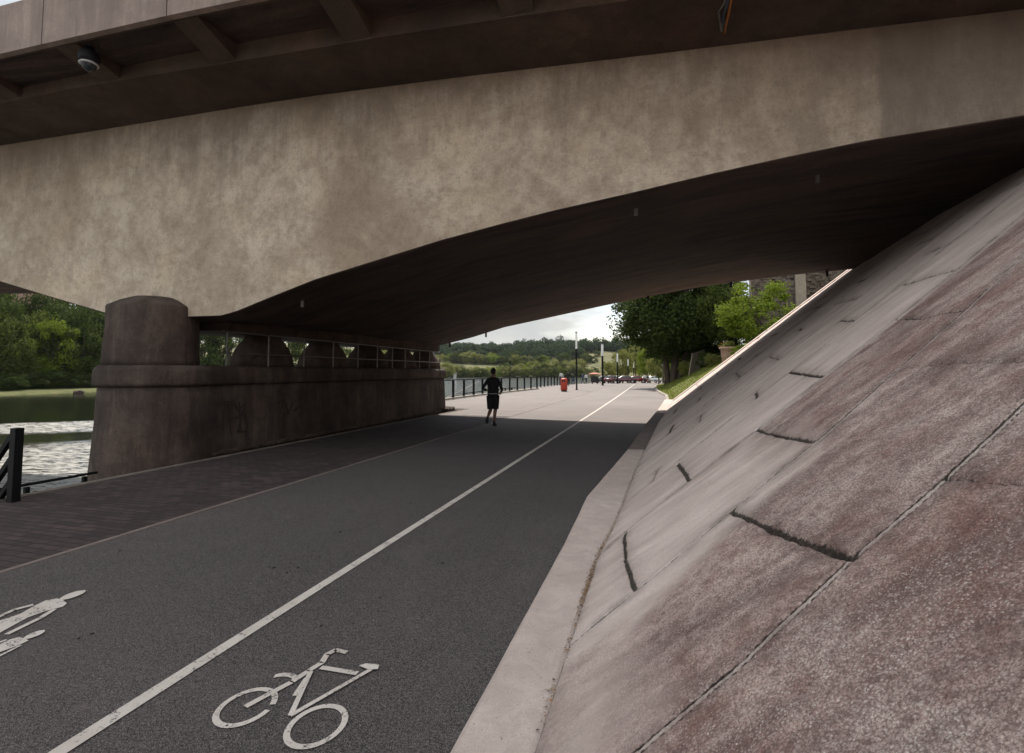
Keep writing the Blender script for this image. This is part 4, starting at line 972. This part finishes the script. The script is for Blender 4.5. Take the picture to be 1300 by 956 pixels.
# the far wood on the crest: one mass
Pv = []; rr = np.random.default_rng(5)
for i in range(900):
    u = rr.uniform(520, 880); dist = rr.uniform(560, 800); x, y = far_xy(u, dist)
    if u > 735 and u < 790 and dist < 640: continue
    if dist < 600 and rr.random() < .6: continue
    z = float(far_h(np.array(x), np.array(y)))
    zt_ = 9 if u < 655 else 14
    Pv.append((x, y, z, rr.uniform(5, 8), rr.uniform(.7, 1.2)*zt_*(1.25 if rr.random() < .12 else 1)))
V = []; nl = 260
for (x, y, z, r_, h_) in Pv:
    D = rr.normal(size=(nl, 3)); D /= np.linalg.norm(D, axis=1)[:, None]; D *= (rr.random(nl)**.33)[:, None]*np.array([r_, r_, h_/2])
    D += rr.normal(size=(nl, 3))*.4
    P = D+np.array([x, y, z+h_/2]); n = D/(np.array([r_, r_, h_/2])**2); n += rr.normal(size=D.shape)*.08; n /= np.linalg.norm(n, axis=1)[:, None]
    t = np.cross(n, rr.normal(size=D.shape)); t /= np.linalg.norm(t, axis=1)[:, None]; b = np.cross(n, t); s = rr.uniform(.5, 1.1, nl)[:, None]
    V.append(np.stack([P-t*s, P-b*s, P+t*s, P+b*s], 1).reshape(-1, 3))
V = np.concatenate(V); o = mesh_obj('distant_wood', V, np.arange(len(V)).reshape(-1, 4), M['leaf_far'])
tag(o, 'distant dark wood along the crest of the hill across the river', 'wood', None, 'stuff')

# ================================================================ BUILDINGS & STONE
# brick building across the river
Yb = 60.; d = ray(30, 472); k_ = d.x/d.y
for _ in range(8): Yb = (float(shore_x(Yb))-62)/k_
bx0 = Vector((k_*Yb, Yb, 0)); bz = float(far_h(np.array(bx0.x), np.array(bx0.y)))
def brickm():
    g = G('pink_brick', .9, .2); b = g.n('ShaderNodeTexBrick'); b.inputs['Scale'].default_value = 1; b.inputs['Brick Width'].default_value = .6; b.inputs['Row Height'].default_value = .2; b.inputs['Mortar Size'].default_value = .02
    b.inputs['Color1'].default_value = (.36, .19, .15, 1); b.inputs['Color2'].default_value = (.27, .14, .11, 1); b.inputs['Mortar'].default_value = (.35, .3, .26, 1)
    g.l(g.map((1, 1, 1), (R(90), 0, 0)), b.inputs['Vector']); return g.done(b.outputs['Color'], g.bump(g.noise(4), .3, .05))
M['brick'] = brickm()
bd = empty('brick_building', (bx0.x, bx0.y, bz-1), R(58), 'pinkish brick building glimpsed among trees across the river', 'building')
bm = bmesh.new(); box(bm, -8, 8, -5, 5, 0, 36); bm_obj('wall', bm, M['brick'], bd)
bm = bmesh.new(); vs = [bm.verts.new(p) for p in ((-8.4, -5.4, 36), (8.4, -5.4, 36), (8.4, 5.4, 36), (-8.4, 5.4, 36), (-8.4, 0, 40), (8.4, 0, 40))]
for f in ((0, 1, 5, 4), (2, 3, 4, 5), (0, 4, 3), (1, 2, 5), (0, 3, 2, 1)): bm.faces.new([vs[i] for i in f])
bm_obj('roof', bm, M['terracotta'], bd)
for i in range(3):
    for j in range(4):
        bm = bmesh.new(); box(bm, -6+i*5, -4.4+i*5, -5.06, -4.9, 2+j*4.4, 4+j*4.4); w_o = bm_obj('window', bm, M['glassd'], bd)
# small kiosk on the far shore
kd_ = 300
while float(bank_dist(*[np.array(q_) for q_ in far_xy(574, kd_)])) < 2: kd_ += 2
x, y = far_xy(574, kd_); z = float(far_h(np.array(x), np.array(y)))
kb = empty('kiosk', (x, y, z), R(20), 'tiny pale green kiosk on the far shore left of the jogger', 'kiosk')
bm = bmesh.new(); box(bm, -3, 3, -2, 2, -1, 3.4); bm_obj('wall', bm, M['white'], kb)
bm = bmesh.new(); box(bm, -3.4, 3.4, -2.4, 2.4, 3.402, 3.9); bm_obj('roof', bm, M['cloth_white'], kb)
bm = bmesh.new(); box(bm, -1, 1, -2.06, -1.9, .2, 2.4); bm_obj('door', bm, M['glassd'], kb)
# stone wall with a pale pillar on the bank
Yv = 50; xa, xb = at_px(980, Yv), at_px(1012, Yv); z0 = LZ(xa, Yv)
sw = empty('stone_wall', (xa, Yv, 0), 0, 'rough stone wall with a pale corner pillar above the lawn bank', 'wall'); bpy.context.view_layer.update()
def rock_panel(name, x0, x1, y0, y1, z0_, z1_, mat, par, cell=.26):
    bm = bmesh.new(); z = z0_
    while z < z1_:
        x = x0; hh = cell*random.uniform(.6, 1)
        while x < x1:
            ww = cell*random.uniform(.8, 1.7); x2 = min(x+ww, x1); box(bm, x-.02+random.uniform(0, .03), x2+random.uniform(-.02, .02), y0+random.uniform(-.14, .1), y1+random.uniform(0, .02), z-.01, min(z+hh, z1_)+random.uniform(0, .02)); x = x2
        z += hh
    return ch(bm_obj(name, bm, mat), par)
rock_panel('masonry', xa-1.5, xb, Yv, Yv+1, z0-1, 12, M['stone'], sw)
ch(bm_obj('pillar', (lambda b: (box(b, xb+.02, xb+.85, Yv-.35, Yv+1, z0-1, 12.5, bevel=.03), b)[1])(bmesh.new()), M['pillar_stone']), sw)
rock_panel('masonry', xb+.87, xb+9, Yv+3, Yv+4, z0, 11, M['stone'], sw)
# rubble bank right of the pillar
bm = bmesh.new()
for i in range(420):
    y = random.uniform(30, 49); x = at_px(1005, 1)*y+random.uniform(.2, 4.5); r_ = random.uniform(.1, .28); z = LZ(x, y)+.6
    M4 = Matrix.Translation((x, y, z)) @ Matrix.Rotation(random.uniform(0, 3), 4, 'Z') @ Matrix.Rotation(random.uniform(-.4, .4), 4, 'X')
    box(bm, -r_, r_, -r_*.8, r_*.8, -r_, r_*.5, M4)
tag(bm_obj('rubble', bm, M['stone']), 'bank of grey rubble below the stone wall at the top right', 'rubble', None, 'stuff')
# slanting stub wall on the lawn bank
Yv = 50; xs_ = at_px(876, Yv); z0 = LZ(xs_, Yv)-.4
bm = bmesh.new(); vs = [bm.verts.new(p) for p in ((xs_-.15, Yv, z0), (xs_+1.5, Yv+2.5, z0), (xs_+1.5, Yv+2.9, z0), (xs_-.2, Yv+.5, z0), (xs_+.25, Yv, z0+2.4), (xs_+1.5, Yv+2.5, z0+2.9), (xs_+1.5, Yv+2.9, z0+2.9), (xs_+.22, Yv+.5, z0+2.4))]
for f in ((0, 1, 5, 4), (1, 2, 6, 5), (2, 3, 7, 6), (3, 0, 4, 7), (4, 5, 6, 7), (3, 2, 1, 0)): bm.faces.new([vs[i] for i in f])
bmesh.ops.recalc_face_normals(bm, faces=bm.faces)
tag(bm_obj('retaining_wall', bm, M['pillar_stone']), 'short battered stone retaining wall right of the big tree trunk', 'wall')
# plant pot
Yv = 43; x = at_px(925, Yv); z = 1.65+(472-458)/650*Yv*1.0
pp = empty('plant_pot', (x, Yv, z-.3), 0, 'large weathered flower urn on the lawn bank', 'plant pot')
bm = bmesh.new(); lathe(bm, [(.35, 0), (.45, .1), (.52, .7), (.56, 1.1), (.66, 1.16), (.66, 1.3), (.56, 1.31), (.5, 1.2)], (0, 0), 24); bm_obj('bowl', bm, M['terracotta'], pp, True)
c = bpy.data.objects.new('flowers', CR['olive', 0]); col.objects.link(c); c.parent = pp; c.location = (0, 0, 1.5); c.scale = (.6, .6, .35)
fl_ = crown_mesh('blossoms', 20, 160, .09, 4, (1, 1, 1), M['flower']); c = bpy.data.objects.new('blossoms', fl_); col.objects.link(c); c.parent = pp; c.location = (-.4, -.1, 1.45); c.scale = (.4, .4, .25)
bm = bmesh.new(); box(bm, -.5, .5, -.5, .5, -2, 0); bm_obj('plinth', bm, M['pillar_stone'], pp)

# ================================================================ STREET FURNITURE
lamps = [(732, 46.7, 421, 'nearest tall slim street lamp right of the red bin', .075), (765, 66, 438, 'second street lamp with thicker dark post', .13), (784, 90, 449, 'third street lamp in front of pale green trees', .11),
         (797.5, 118, 457, 'fourth street lamp beside the wider pale tree', .11), (804.5, 138, 460, 'fifth street lamp above the parked cars', .11), (812, 168, 464, 'sixth street lamp by the yellow green tree', .11), (824, 200, 467, 'farthest street lamp near the dark tree', .12)]
LH = 5.3
def make_lamp():
    r = empty('street_lamp', (0, 0, 0))
    bm = bmesh.new(); tube(bm, [(0, 0, 0), (0, 0, 3.75)], 1.0, 14); p = bm_obj('post', bm, M['black'], r, True)
    bm = bmesh.new(); tube(bm, [(0, 0, 3.75), (0, 0, 5.22)], 1.18, 16); d_ = bm_obj('light_tube', bm, M['white'], r, True)
    bm = bmesh.new(); tube(bm, [(0, 0, 5.222), (0, 0, 5.32)], 1.35, 16); e = bm_obj('cap', bm, M['galv'], r, True)
    bm = bmesh.new(); tube(bm, [(0, 0, -.05), (0, 0, .04)], 1.9, 16); f_ = bm_obj('base_plate', bm, M['black'], r, True)
    return r
lp = make_lamp()
for i, (u, Yv, vt, lb, rad) in enumerate(lamps):
    if i == 0: o = lp; kids = list(lp.children)
    else:
        o = lp.copy(); col.objects.link(o); kids = []
        for c_ in lp.children:
            k2 = c_.copy(); col.objects.link(k2); k2.parent = o; kids.append(k2)
    x = at_px(u, Yv); o.location = (x, Yv, float(gz(Yv)))
    for k2 in kids: k2.scale = (rad, rad, 1)
    tag(o, lb, 'street lamp', 'slim street lamps along the plaza')
# litter bin
x = -7.59; lb_ = empty('litter_bin', (x, 42.7, 0), 0, 'red round litter bin with dark base standing on the sunny plaza', 'litter bin')
bm = bmesh.new(); lathe(bm, [(.25, .1), (.285, .14), (.285, .98), (.27, 1.05), (.2, 1.1), (.1, 1.12)], (0, 0), 28); bm_obj('body', bm, M['red'], lb_, True)
bm = bmesh.new(); lathe(bm, [(.22, 0), (.24, .02), (.24, .098)], (0, 0), 24); bm_obj('base', bm, M['dark'], lb_)
bm = bmesh.new(); box(bm, -.15, .15, -.295, -.2, .82, .95, bevel=.01); bm_obj('opening', bm, M['dark'], lb_)
# signpost
x = at_px(841.5, 62); sp_ = empty('signpost', (x, 62, LZ(x, 62) if x > float(lawn_edge(62)) else 0), 0, 'thin bare grey post at the lawn kerb left of the tree trunk', 'post')
bm = bmesh.new(); tube(bm, [(0, 0, -.3), (0, 0, 2.3)], .04, 10); bm_obj('pole', bm, M['galv'], sp_)
bm = bmesh.new(); lathe(bm, [(.05, 2.3), (.045, 2.33), (.01, 2.35)], (0, 0), 10); bm_obj('cap', bm, M['galv'], sp_)
# security camera beneath the cantilever
P = onZ(113, 72, 6.86); sc_ = empty('security_camera', (P.x, 6.15, 6.92), 0, 'round dome security camera hanging beneath the bridge bracket at upper left', 'security camera')
zc = 0
cx = onY(113, 72, 6.15); P = onZ(113, 79, 6.80); sc_.location = (P.x, P.y, 6.80)
bm = bmesh.new(); lathe(bm, [(.13, -.02), (.15, .03), (.15, .12), (.1, .2), (.05, .26)], (0, 0), 28); bm_obj('housing', bm, M['black'], sc_, True)
bm = bmesh.new(); lathe(bm, [(.03, -.15), (.07, -.13), (.10, -.09), (.118, -.03), (.12, -.018)][::1], (0, 0), 24); bm_obj('dome', bm, M['glassd'], sc_, True)
bm = bmesh.new(); lathe(bm, [(.128, -.052), (.14, -.04), (.128, -.022)], (0, 0), 28); bm_obj('highlight_ring', bm, M['cam_w'], sc_, True)  # pale ring paints in the bright highlight on the dome
bm = bmesh.new(); lathe(bm, [(.028, .2), (.028, .5)], (0, 0), 10); bm_obj('stem', bm, M['dark'], sc_, True)
bm = bmesh.new(); tube(bm, [(.1, 0, .1), (.17, .02, .2), (.1, .03, .4)], .012, 6); bm_obj('cable', bm, M['dark'], sc_, True)
# conduits at the top
cd = empty('conduit', (.95, 7.2, 6.4), 0, 'pair of orange and grey cable conduits hanging from the bridge underside top right', 'cable'); bpy.context.view_layer.update()
for pts, r_, m_ in (([(924, -12), (919, 5), (912, 15), (914, 26), (916, 38)], .014, 'galv'), ([(931, -12), (927, 5), (925, 18), (921, 34), (920, 42)], .016, 'orange'), ([(927, -12), (922, 8), (918, 20), (919, 34)], .018, 'blue')):
    bm = bmesh.new(); tube(bm, [onZ(a, b, 6.47-.05) for a, b in pts], r_, 8); ch(bm_obj('cable', bm, M[m_], None, True), cd)
bm = bmesh.new(); P = onZ(916, 33, 6.42); tube(bm, [onZ(915, 29, 6.42), onZ(916, 39, 6.42)], .022, 8); ch(bm_obj('clamp', bm, M['galv']), cd)

# ================================================================ PEOPLE
def skin_mesh(name, joints, edges, mats, classify, parent, sub=2):
    me = bpy.data.meshes.new(name); me.from_pydata([j[0] for j in joints], edges, []); me.update()
    o = bpy.data.objects.new(name, me); col.objects.link(o)
    m = o.modifiers.new('skin', 'SKIN'); 
    for i, j in enumerate(joints):
        r = j[1]; me.skin_vertices[0].data[i].radius = (r, r) if not isinstance(r, tuple) else r
        me.skin_vertices[0].data[i].use_root = (i == 0)
    m.use_smooth_shade = True
    s_ = o.modifiers.new('sub', 'SUBSURF'); s_.levels = sub; s_.render_levels = sub
    bpy.context.view_layer.update(); dg = bpy.context.evaluated_depsgraph_get()
    nm = bpy.data.meshes.new_from_object(o.evaluated_get(dg)); bpy.data.objects.remove(o)
    nm.materials.clear()
    for q_ in mats: nm.materials.append(q_)
    for p in nm.polygons: p.material_index = classify(p.center); p.use_smooth = True
    r = bpy.data.objects.new(name, nm); col.objects.link(r); r.parent = parent; return r
def person(loc, rz, label, top, bottom, pose='walk', shorts=False, cap=None, h=1.75, gloves=None, group=None):
    r = empty('person', loc, rz, label, 'person', group); s = h/1.75
    if pose == 'run':
        ankL, kneeL = (-.07, -.36, .30), (-.075, .0, .49); toeL = (-.075, -.44, .17)
        ankR, kneeR = (.03, .02, .09), (.055, .08, .50); toeR = (.035, .17, .03)
        elL, haL = (-.31, -.12, 1.13), (-.20, .13, 1.10); elR, haR = (.30, -.06, 1.10), (.20, .17, 1.02)
    elif pose == 'walk':
        ankL, kneeL = (-.09, -.22, .12), (-.09, .0, .50); toeL = (-.09, -.10, .04)
        ankR, kneeR = (.09, .25, .10), (.09, .17, .52); toeR = (.09, .40, .05)
        elL, haL = (-.25, -.02, 1.12), (-.26, .12, .88); elR, haR = (.25, -.1, 1.12), (.26, -.05, .86)
    else:
        ankL, kneeL = (-.1, 0, .09), (-.1, .03, .5); toeL = (-.11, .14, .04)
        ankR, kneeR = (.1, 0, .09), (.1, .03, .5); toeR = (.11, .14, .04)
        elL, haL = (-.25, -.03, 1.13), (-.26, .04, .87); elR, haR = (.25, -.03, 1.13), (.26, .04, .87)
    J = [((0, 0, .95), (.165, .12)), ((0, .01, 1.10), (.135, .10)), ((0, .02, 1.28), (.165, .115)), ((0, .02, 1.42), (.12, .09)), ((0, .03, 1.50), (.055, .055)), ((0, .05, 1.57), (.06, .07)), ((0, .055, 1.66), (.075, .09)), ((0, .05, 1.70), (.05, .06)),
         ((-.16, .01, 1.41), .062), (elL, .044), (haL, .030), ((.16, .01, 1.41), .062), (elR, .044), (haR, .030),
         ((-.095, .0, .88), .098), (kneeL, .062), (ankL, .038), (toeL, .034), ((.095, .0, .88), .098), (kneeR, .062), (ankR, .038), (toeR, .034)]
    E_ = [(0, 1), (1, 2), (2, 3), (3, 4), (4, 5), (5, 6), (6, 7), (3, 8), (8, 9), (9, 10), (3, 11), (11, 12), (12, 13), (0, 14), (14, 15), (15, 16), (16, 17), (0, 18), (18, 19), (19, 20), (20, 21)]
    # calf bulge handled by an extra joint
    for kn, an, i in ((kneeL, ankL, 15), (kneeR, ankR, 19)):
        m_ = tuple(kn[q]*.68+an[q]*.32-(.02 if q == 1 else 0) for q in range(3)); J.append((m_, .058)); k = len(J)-1
        E_.remove((i, i+1)); E_ += [(i, k), (k, i+1)]
    # hands: palm and five fingers each
    for el, ha, i, sd in ((elL, haL, 10, -1), (elR, haR, 13, 1)):
        d = (Vector(ha)-Vector(el)).normalized(); side = d.cross(Vector((0, 0, 1))).normalized()*sd; dn = d.cross(side).normalized()
        if dn.z > 0: dn = -dn
        pm = Vector(ha)+d*.05; J.append((tuple(pm), (.036, .02))); pi = len(J)-1; E_.append((i, pi))
        for q_ in range(4):
            b0 = pm+d*.03+Vector((0, 0, 1))*0+side*0+dn*0+ (d.cross(dn)).normalized()*(-.027+.018*q_); ln_ = (.033, .038, .036, .028)[q_]
            J.append((tuple(b0+d*ln_*.6), .009)); a_ = len(J)-1; J.append((tuple(b0+d*ln_+dn*.025), .008)); J.append((tuple(b0+d*ln_*.5+dn*.045), .007)); E_ += [(pi, a_), (a_, a_+1), (a_+1, a_+2)]
        tb = pm-(d.cross(dn)).normalized()*.03; J.append((tuple(tb+d*.01+dn*.015), .010)); a_ = len(J)-1; J.append((tuple(tb+d*.04+dn*.02), .009)); E_ += [(pi, a_), (a_, a_+1)]
    J = [((p[0]*s, p[1]*s, p[2]*s), tuple(q_*s for q_ in rad) if isinstance(rad, tuple) else rad*s) for p, rad in J]
    hands = [Vector(haL)*s, Vector(haR)*s]; shortsz = .55 if shorts else .12
    def cl(c):
        z = c.z/s
        for hnd in hands:
            if (c-hnd).length < .115*s: return 3 if gloves else 0
        if z > 1.49: return 0
        if z > .98 or abs(c.x) > .2*s: return 1
        if z > shortsz: return 2
        return 0 if z > .14 else 4
    skin_mesh('body', J, E_, [M['skin'], top, bottom, gloves or M['skin'], M['dark']], cl, r)
    # hair / cap, face details
    bm = bmesh.new(); bmesh.ops.create_icosphere(bm, subdivisions=3, radius=1)
    for v in bm.verts:
        v.co = Vector((v.co.x*.088, v.co.y*.108, v.co.z*.112))+Vector((0, .045, 1.672))
    bmesh.ops.delete(bm, geom=[v for v in bm.verts if v.co.z < 1.66 and v.co.y > -.01 or v.co.z < 1.59], context='VERTS')
    bmesh.ops.scale(bm, vec=(s, s, s), verts=bm.verts); bm_obj('cap' if cap else 'hair', bm, cap or M['hair'], r, True)
    bm = bmesh.new()
    for x_, z_2, rr_ in ((-.03, 1.655, .011), (.03, 1.655, .011)): bmesh.ops.create_icosphere(bm, subdivisions=1, radius=rr_*s, matrix=Matrix.Translation((x_*s, .142*s, z_2*s)))
    bm_obj('eyes', bm, M['dark'], r, True)
    bm = bmesh.new(); tube(bm, [(0, .135*s, 1.66*s), (0, .165*s, 1.625*s), (0, .145*s, 1.615*s)], [.008*s, .013*s, .008*s], 6); bm_obj('nose', bm, M['skin'], r, True)
    bm = bmesh.new(); tube(bm, [(-.02*s, .14*s, 1.59*s), (.02*s, .14*s, 1.59*s)], .005*s, 6); bm_obj('mouth', bm, M['cloth_red'], r, True)
    for sx in (-1, 1):
        bm = bmesh.new(); bmesh.ops.create_icosphere(bm, subdivisions=2, radius=1)
        for v in bm.verts: v.co = Vector((v.co.x*.012+sx*.085, v.co.y*.02+.05, v.co.z*.03+1.64))*s
        bm_obj('ear', bm, M['skin'], r, True)
    if shorts:
        for (hp, kn) in (((-.09, 0, .93), kneeL), ((.09, 0, .93), kneeR)):
            hp, kn = Vector(hp), Vector(kn); e_ = hp.lerp(kn, .93); bm = bmesh.new()
            tube(bm, [hp*s, hp.lerp(e_, .5)*s, e_*s], [.118*s, .112*s, .102*s], 16, False); bm_obj('shorts_leg', bm, bottom, r, True)
        bm = bmesh.new(); lathe(bm, [(.172*s, .915*s), (.168*s, 1.0*s), (.15*s, 1.02*s)], (0, 0), 24, 1, .82); bm_obj('shorts', bm, bottom, r, True)
        bm = bmesh.new(); lathe(bm, [(.174*s, .985*s), (.174*s, 1.0*s)], (0, 0), 24, 1, .82); bm_obj('waistband', bm, M['cam_w'], r, True)
        # jersey
        bm = bmesh.new(); lathe(bm, [(.185*s, .97*s), (.165*s, 1.1*s), (.185*s, 1.27*s), (.185*s, 1.36*s), (.12*s, 1.45*s), (.06*s, 1.49*s)], (0, .012*s), 24, 1, .72); bm_obj('jersey', bm, top, r, True)
    for an, to in ((ankL, toeL), (ankR, toeR)):
        an, to = Vector(an)*s, Vector(to)*s; hd = (to-an); bm = bmesh.new()
        hb = an+Vector((0, -.045*s, -.035*s)) if abs(hd.y) > abs(hd.z) else an+Vector((0, -.05*s, .0)); tp = to+hd.normalized()*.05*s
        tube(bm, [hb, hb.lerp(tp, .5), tp], [.042*s, .05*s, .036*s], 12); bm_obj('shoe', bm, M['dark'], r, True)
    return r
P = onZ(628, 540); person((-4.85, 14.95, 0), R(4), 'jogger in black top, cap and knee-length shorts running away under the bridge', M['cloth_black'], M['cloth_black'], 'run', True, M['cloth_black'], 1.74, M['yellow'])
person((at_px(721, 61), 61, 0), R(160), 'distant person in black standing right of the red bin by the railing', M['cloth_black'], M['cloth_black'], 'stand')
person((at_px(712.5, 66), 66, -.05), R(20), 'distant person in a white top behind the red bin', M['cloth_white'], M['cloth_grey'], 'walk')
person((at_px(728, 84), 84, -.3), R(80), 'distant person in grey walking just left of the nearest lamp', M['cloth_grey'], M['cloth_blue'], 'walk')
person((at_px(739.5, 84), 84, -.3), R(-60), 'distant person in dark clothes walking just right of the nearest lamp', M['cloth_blue'], M['cloth_grey'], 'walk')
person((at_px(744, 87), 87, -.35), R(200), 'distant person in white and black between the first lamp and the red canopy', M['cloth_white'], M['cloth_black'], 'walk')
person((at_px(818.5, 100), 100, -.5), R(10), 'distant person in white near the white cars', M['cloth_white'], M['cloth_grey'], 'walk')

# ================================================================ CARS / STALL
def car_paint(nm, c): return plain(nm, c, .25, .1, .08, 3, .6)
paints = {'red': car_paint('red_car_paint', (.15, .015, .015)), 'dark': car_paint('dark_car_paint', (.015, .016, .02)), 'white': car_paint('white_car_paint', (.45, .45, .44)), 'maroon': car_paint('maroon_car_paint', (.06, .01, .015))}
def make_car(paint):
    r = empty('parked_car', (0, 0, 0))
    prof = [(-2.1, .35), (-2.12, .62), (-2.02, .86), (-1.75, .95), (-1.1, 1.0), (-.62, 1.40), (.55, 1.45), (1.3, 1.02), (1.95, .92), (2.12, .7), (2.12, .35)]
    bm = bmesh.new(); L_ = []
    for sgn, sc_w in ((-1, 1), (1, 1)):
        ring = []
        for x, z in prof: wd = .86 if z < 1.1 else .66; ring.append(bm.verts.new((x, sgn*wd, z)))
        L_.append(ring)
    a, b = L_
    for i in range(len(prof)): j = (i+1) % len(prof); bm.faces.new((a[i], a[j], b[j], b[i]))
    bm.faces.new(a[::-1]); bm.faces.new(b); bmesh.ops.recalc_face_normals(bm, faces=bm.faces)
    bmesh.ops.bevel(bm, geom=list(bm.edges), offset=.06, segments=2, affect='EDGES'); bm_obj('body', bm, paint, r, True)
    for sgn in (-1, 1):
        bm = bmesh.new(); vs = [bm.verts.new((x, sgn*y, z)) for x, y, z in ((-1.0, .86, 1.03), (-.6, .72, 1.32), (.5, .71, 1.36), (1.15, .86, 1.03))]; bm.faces.new(vs); bm_obj('side_window', bm, M['glassd'], r)
    bm = bmesh.new(); vs = [bm.verts.new(p) for p in ((1.32, -.68, 1.06), (1.32, .68, 1.06), (.68, .58, 1.42), (.68, -.58, 1.42))]; bm.faces.new(vs); bm_obj('windscreen', bm, M['glassd'], r)
    bm = bmesh.new(); vs = [bm.verts.new(p) for p in ((-1.16, -.68, 1.05), (-1.16, .68, 1.05), (-.72, .58, 1.38), (-.72, -.58, 1.38))]; bm.faces.new(vs); bm_obj('rear_window', bm, M['glassd'], r)
    for x in (-1.35, 1.35):
        for y in (-.84, .84):
            bm = bmesh.new(); tube(bm, [(x, y-.1, .32), (x, y+.1, .32)], .32, 20); w_ = bm_obj('wheel', bm, M['dark'], r, True)
            bm = bmesh.new(); tube(bm, [(x, y-.11, .32), (x, y+.11, .32)], .18, 12); bm_obj('rim', bm, M['cam_w'], w_)
    for y in (-.6, .6):
        bm = bmesh.new(); box(bm, 2.05, 2.14, y-.15, y+.15, .62, .76, bevel=.02); bm_obj('headlight', bm, M['white'], r)
        bm = bmesh.new(); box(bm, -2.15, -2.06, y-.13, y+.13, .68, .82, bevel=.02); bm_obj('tail_light', bm, M['red'], r)
    return r
protos = {k_: make_car(v) for k_, v in paints.items()}; used = set()
for (u, Yv, rz, pt, lb) in ((775.5, 96, 80, 'maroon', 'dark red parked car below the round pale tree'), (794.5, 100, 175, 'maroon', 'dark red parked car below the wider pale tree'), (808, 106, 178, 'red', 'bright red parked car between the fifth and sixth lamps'),
                            (767, 100, 10, 'dark', 'black parked car behind the second lamp'), (785, 104, 95, 'dark', 'black parked car between two red cars'), (801.5, 112, 90, 'dark', 'small black parked car right of the fourth lamp'), (820, 112, 90, 'white', 'white parked car left of the farthest lamp'), (828, 118, 150, 'white', 'white parked car near the lawn kerb')):
    src = protos[pt]
    if pt not in used: o = src; used.add(pt)
    else:
        o = src.copy(); col.objects.link(o)
        for c_ in src.children:
            k2 = c_.copy(); col.objects.link(k2); k2.parent = o
            for c3 in c_.children: k3 = c3.copy(); col.objects.link(k3); k3.parent = k2
    o.location = (at_px(u, Yv), Yv, float(gz(Yv))); o.rotation_euler = (0, 0, R(rz)); tag(o, lb, 'car', 'cars parked at the far end of the plaza')
# market cart with a reddish canopy
x = at_px(755, 84); ct = empty('vending_cart', (x, 84, float(gz(84))), 0, 'dark vending cart under a faded red canopy', 'cart')
bm = bmesh.new(); box(bm, -.55, .55, -.5, .5, .25, 1.25, bevel=.08); bm_obj('body', bm, M['dark'], ct)
bm = bmesh.new(); vs = [bm.verts.new(p) for p in ((-1.0, -.8, 1.6), (1.0, -.8, 1.6), (1.0, .8, 1.6), (-1.0, .8, 1.6), (-.3, 0, 1.85), (.3, 0, 1.85))]
for f in ((0, 1, 5, 4), (1, 2, 5), (2, 3, 4, 5), (3, 0, 4), (3, 2, 1, 0)): bm.faces.new([vs[i] for i in f])
bm_obj('canopy', bm, plain('faded_red_canvas', (.4, .16, .12), .9), ct)
for sx in (-.9, .9):
    for sy in (-.7, .7): bm = bmesh.new(); tube(bm, [(sx, sy, 0), (sx, sy, 1.6)], .025, 6); bm_obj('pole', bm, M['galv'], ct)
for sx in (-.4, .4): bm = bmesh.new(); tube(bm, [(sx-.06, 0, .28), (sx+.06, 0, .28)], .28, 16); bm_obj('wheel', bm, M['dark'], ct)
# thin summer haze over the whole valley
bm = bmesh.new(); box(bm, -1600, 1000, -1000, 1600, -14, 95)
hz_ = bm_obj('haze', bm, None); hz_.data.materials.clear(); hm = bpy.data.materials.new('haze'); hm.use_nodes = True; hm.node_tree.nodes.clear()
va = hm.node_tree.nodes.new('ShaderNodeVolumePrincipled'); va.inputs['Density'].default_value = .00004; va.inputs['Color'].default_value = (.9, .95, 1, 1)
vo = hm.node_tree.nodes.new('ShaderNodeOutputMaterial'); hm.node_tree.links.new(va.outputs[0], vo.inputs['Volume']); hz_.data.materials.append(hm); tag(hz_, None, None, None, 'stuff')
# stones on the far shore
for i, (u, v_) in enumerate(((48, 498), (100, 499))):
    P = onZ(u, v_, -2.45); bm = bmesh.new(); bmesh.ops.create_icosphere(bm, subdivisions=3, radius=1)
    for v in bm.verts:
        n_ = 1+.3*mnoise.noise(v.co*1.3+Vector((i*5, 0, 0))); v.co = Vector((v.co.x*(1.3-.5*i)*n_, v.co.y*.9*n_, v.co.z*.4*n_))
    o = bm_obj('boulder', bm, M['soffit'], None, True); o.location = (P.x, P.y, -2.3); tag(o, ['dark flat boulder on the opposite shore at the left', 'smaller boulder on the opposite shore near the pier'][i], 'boulder')
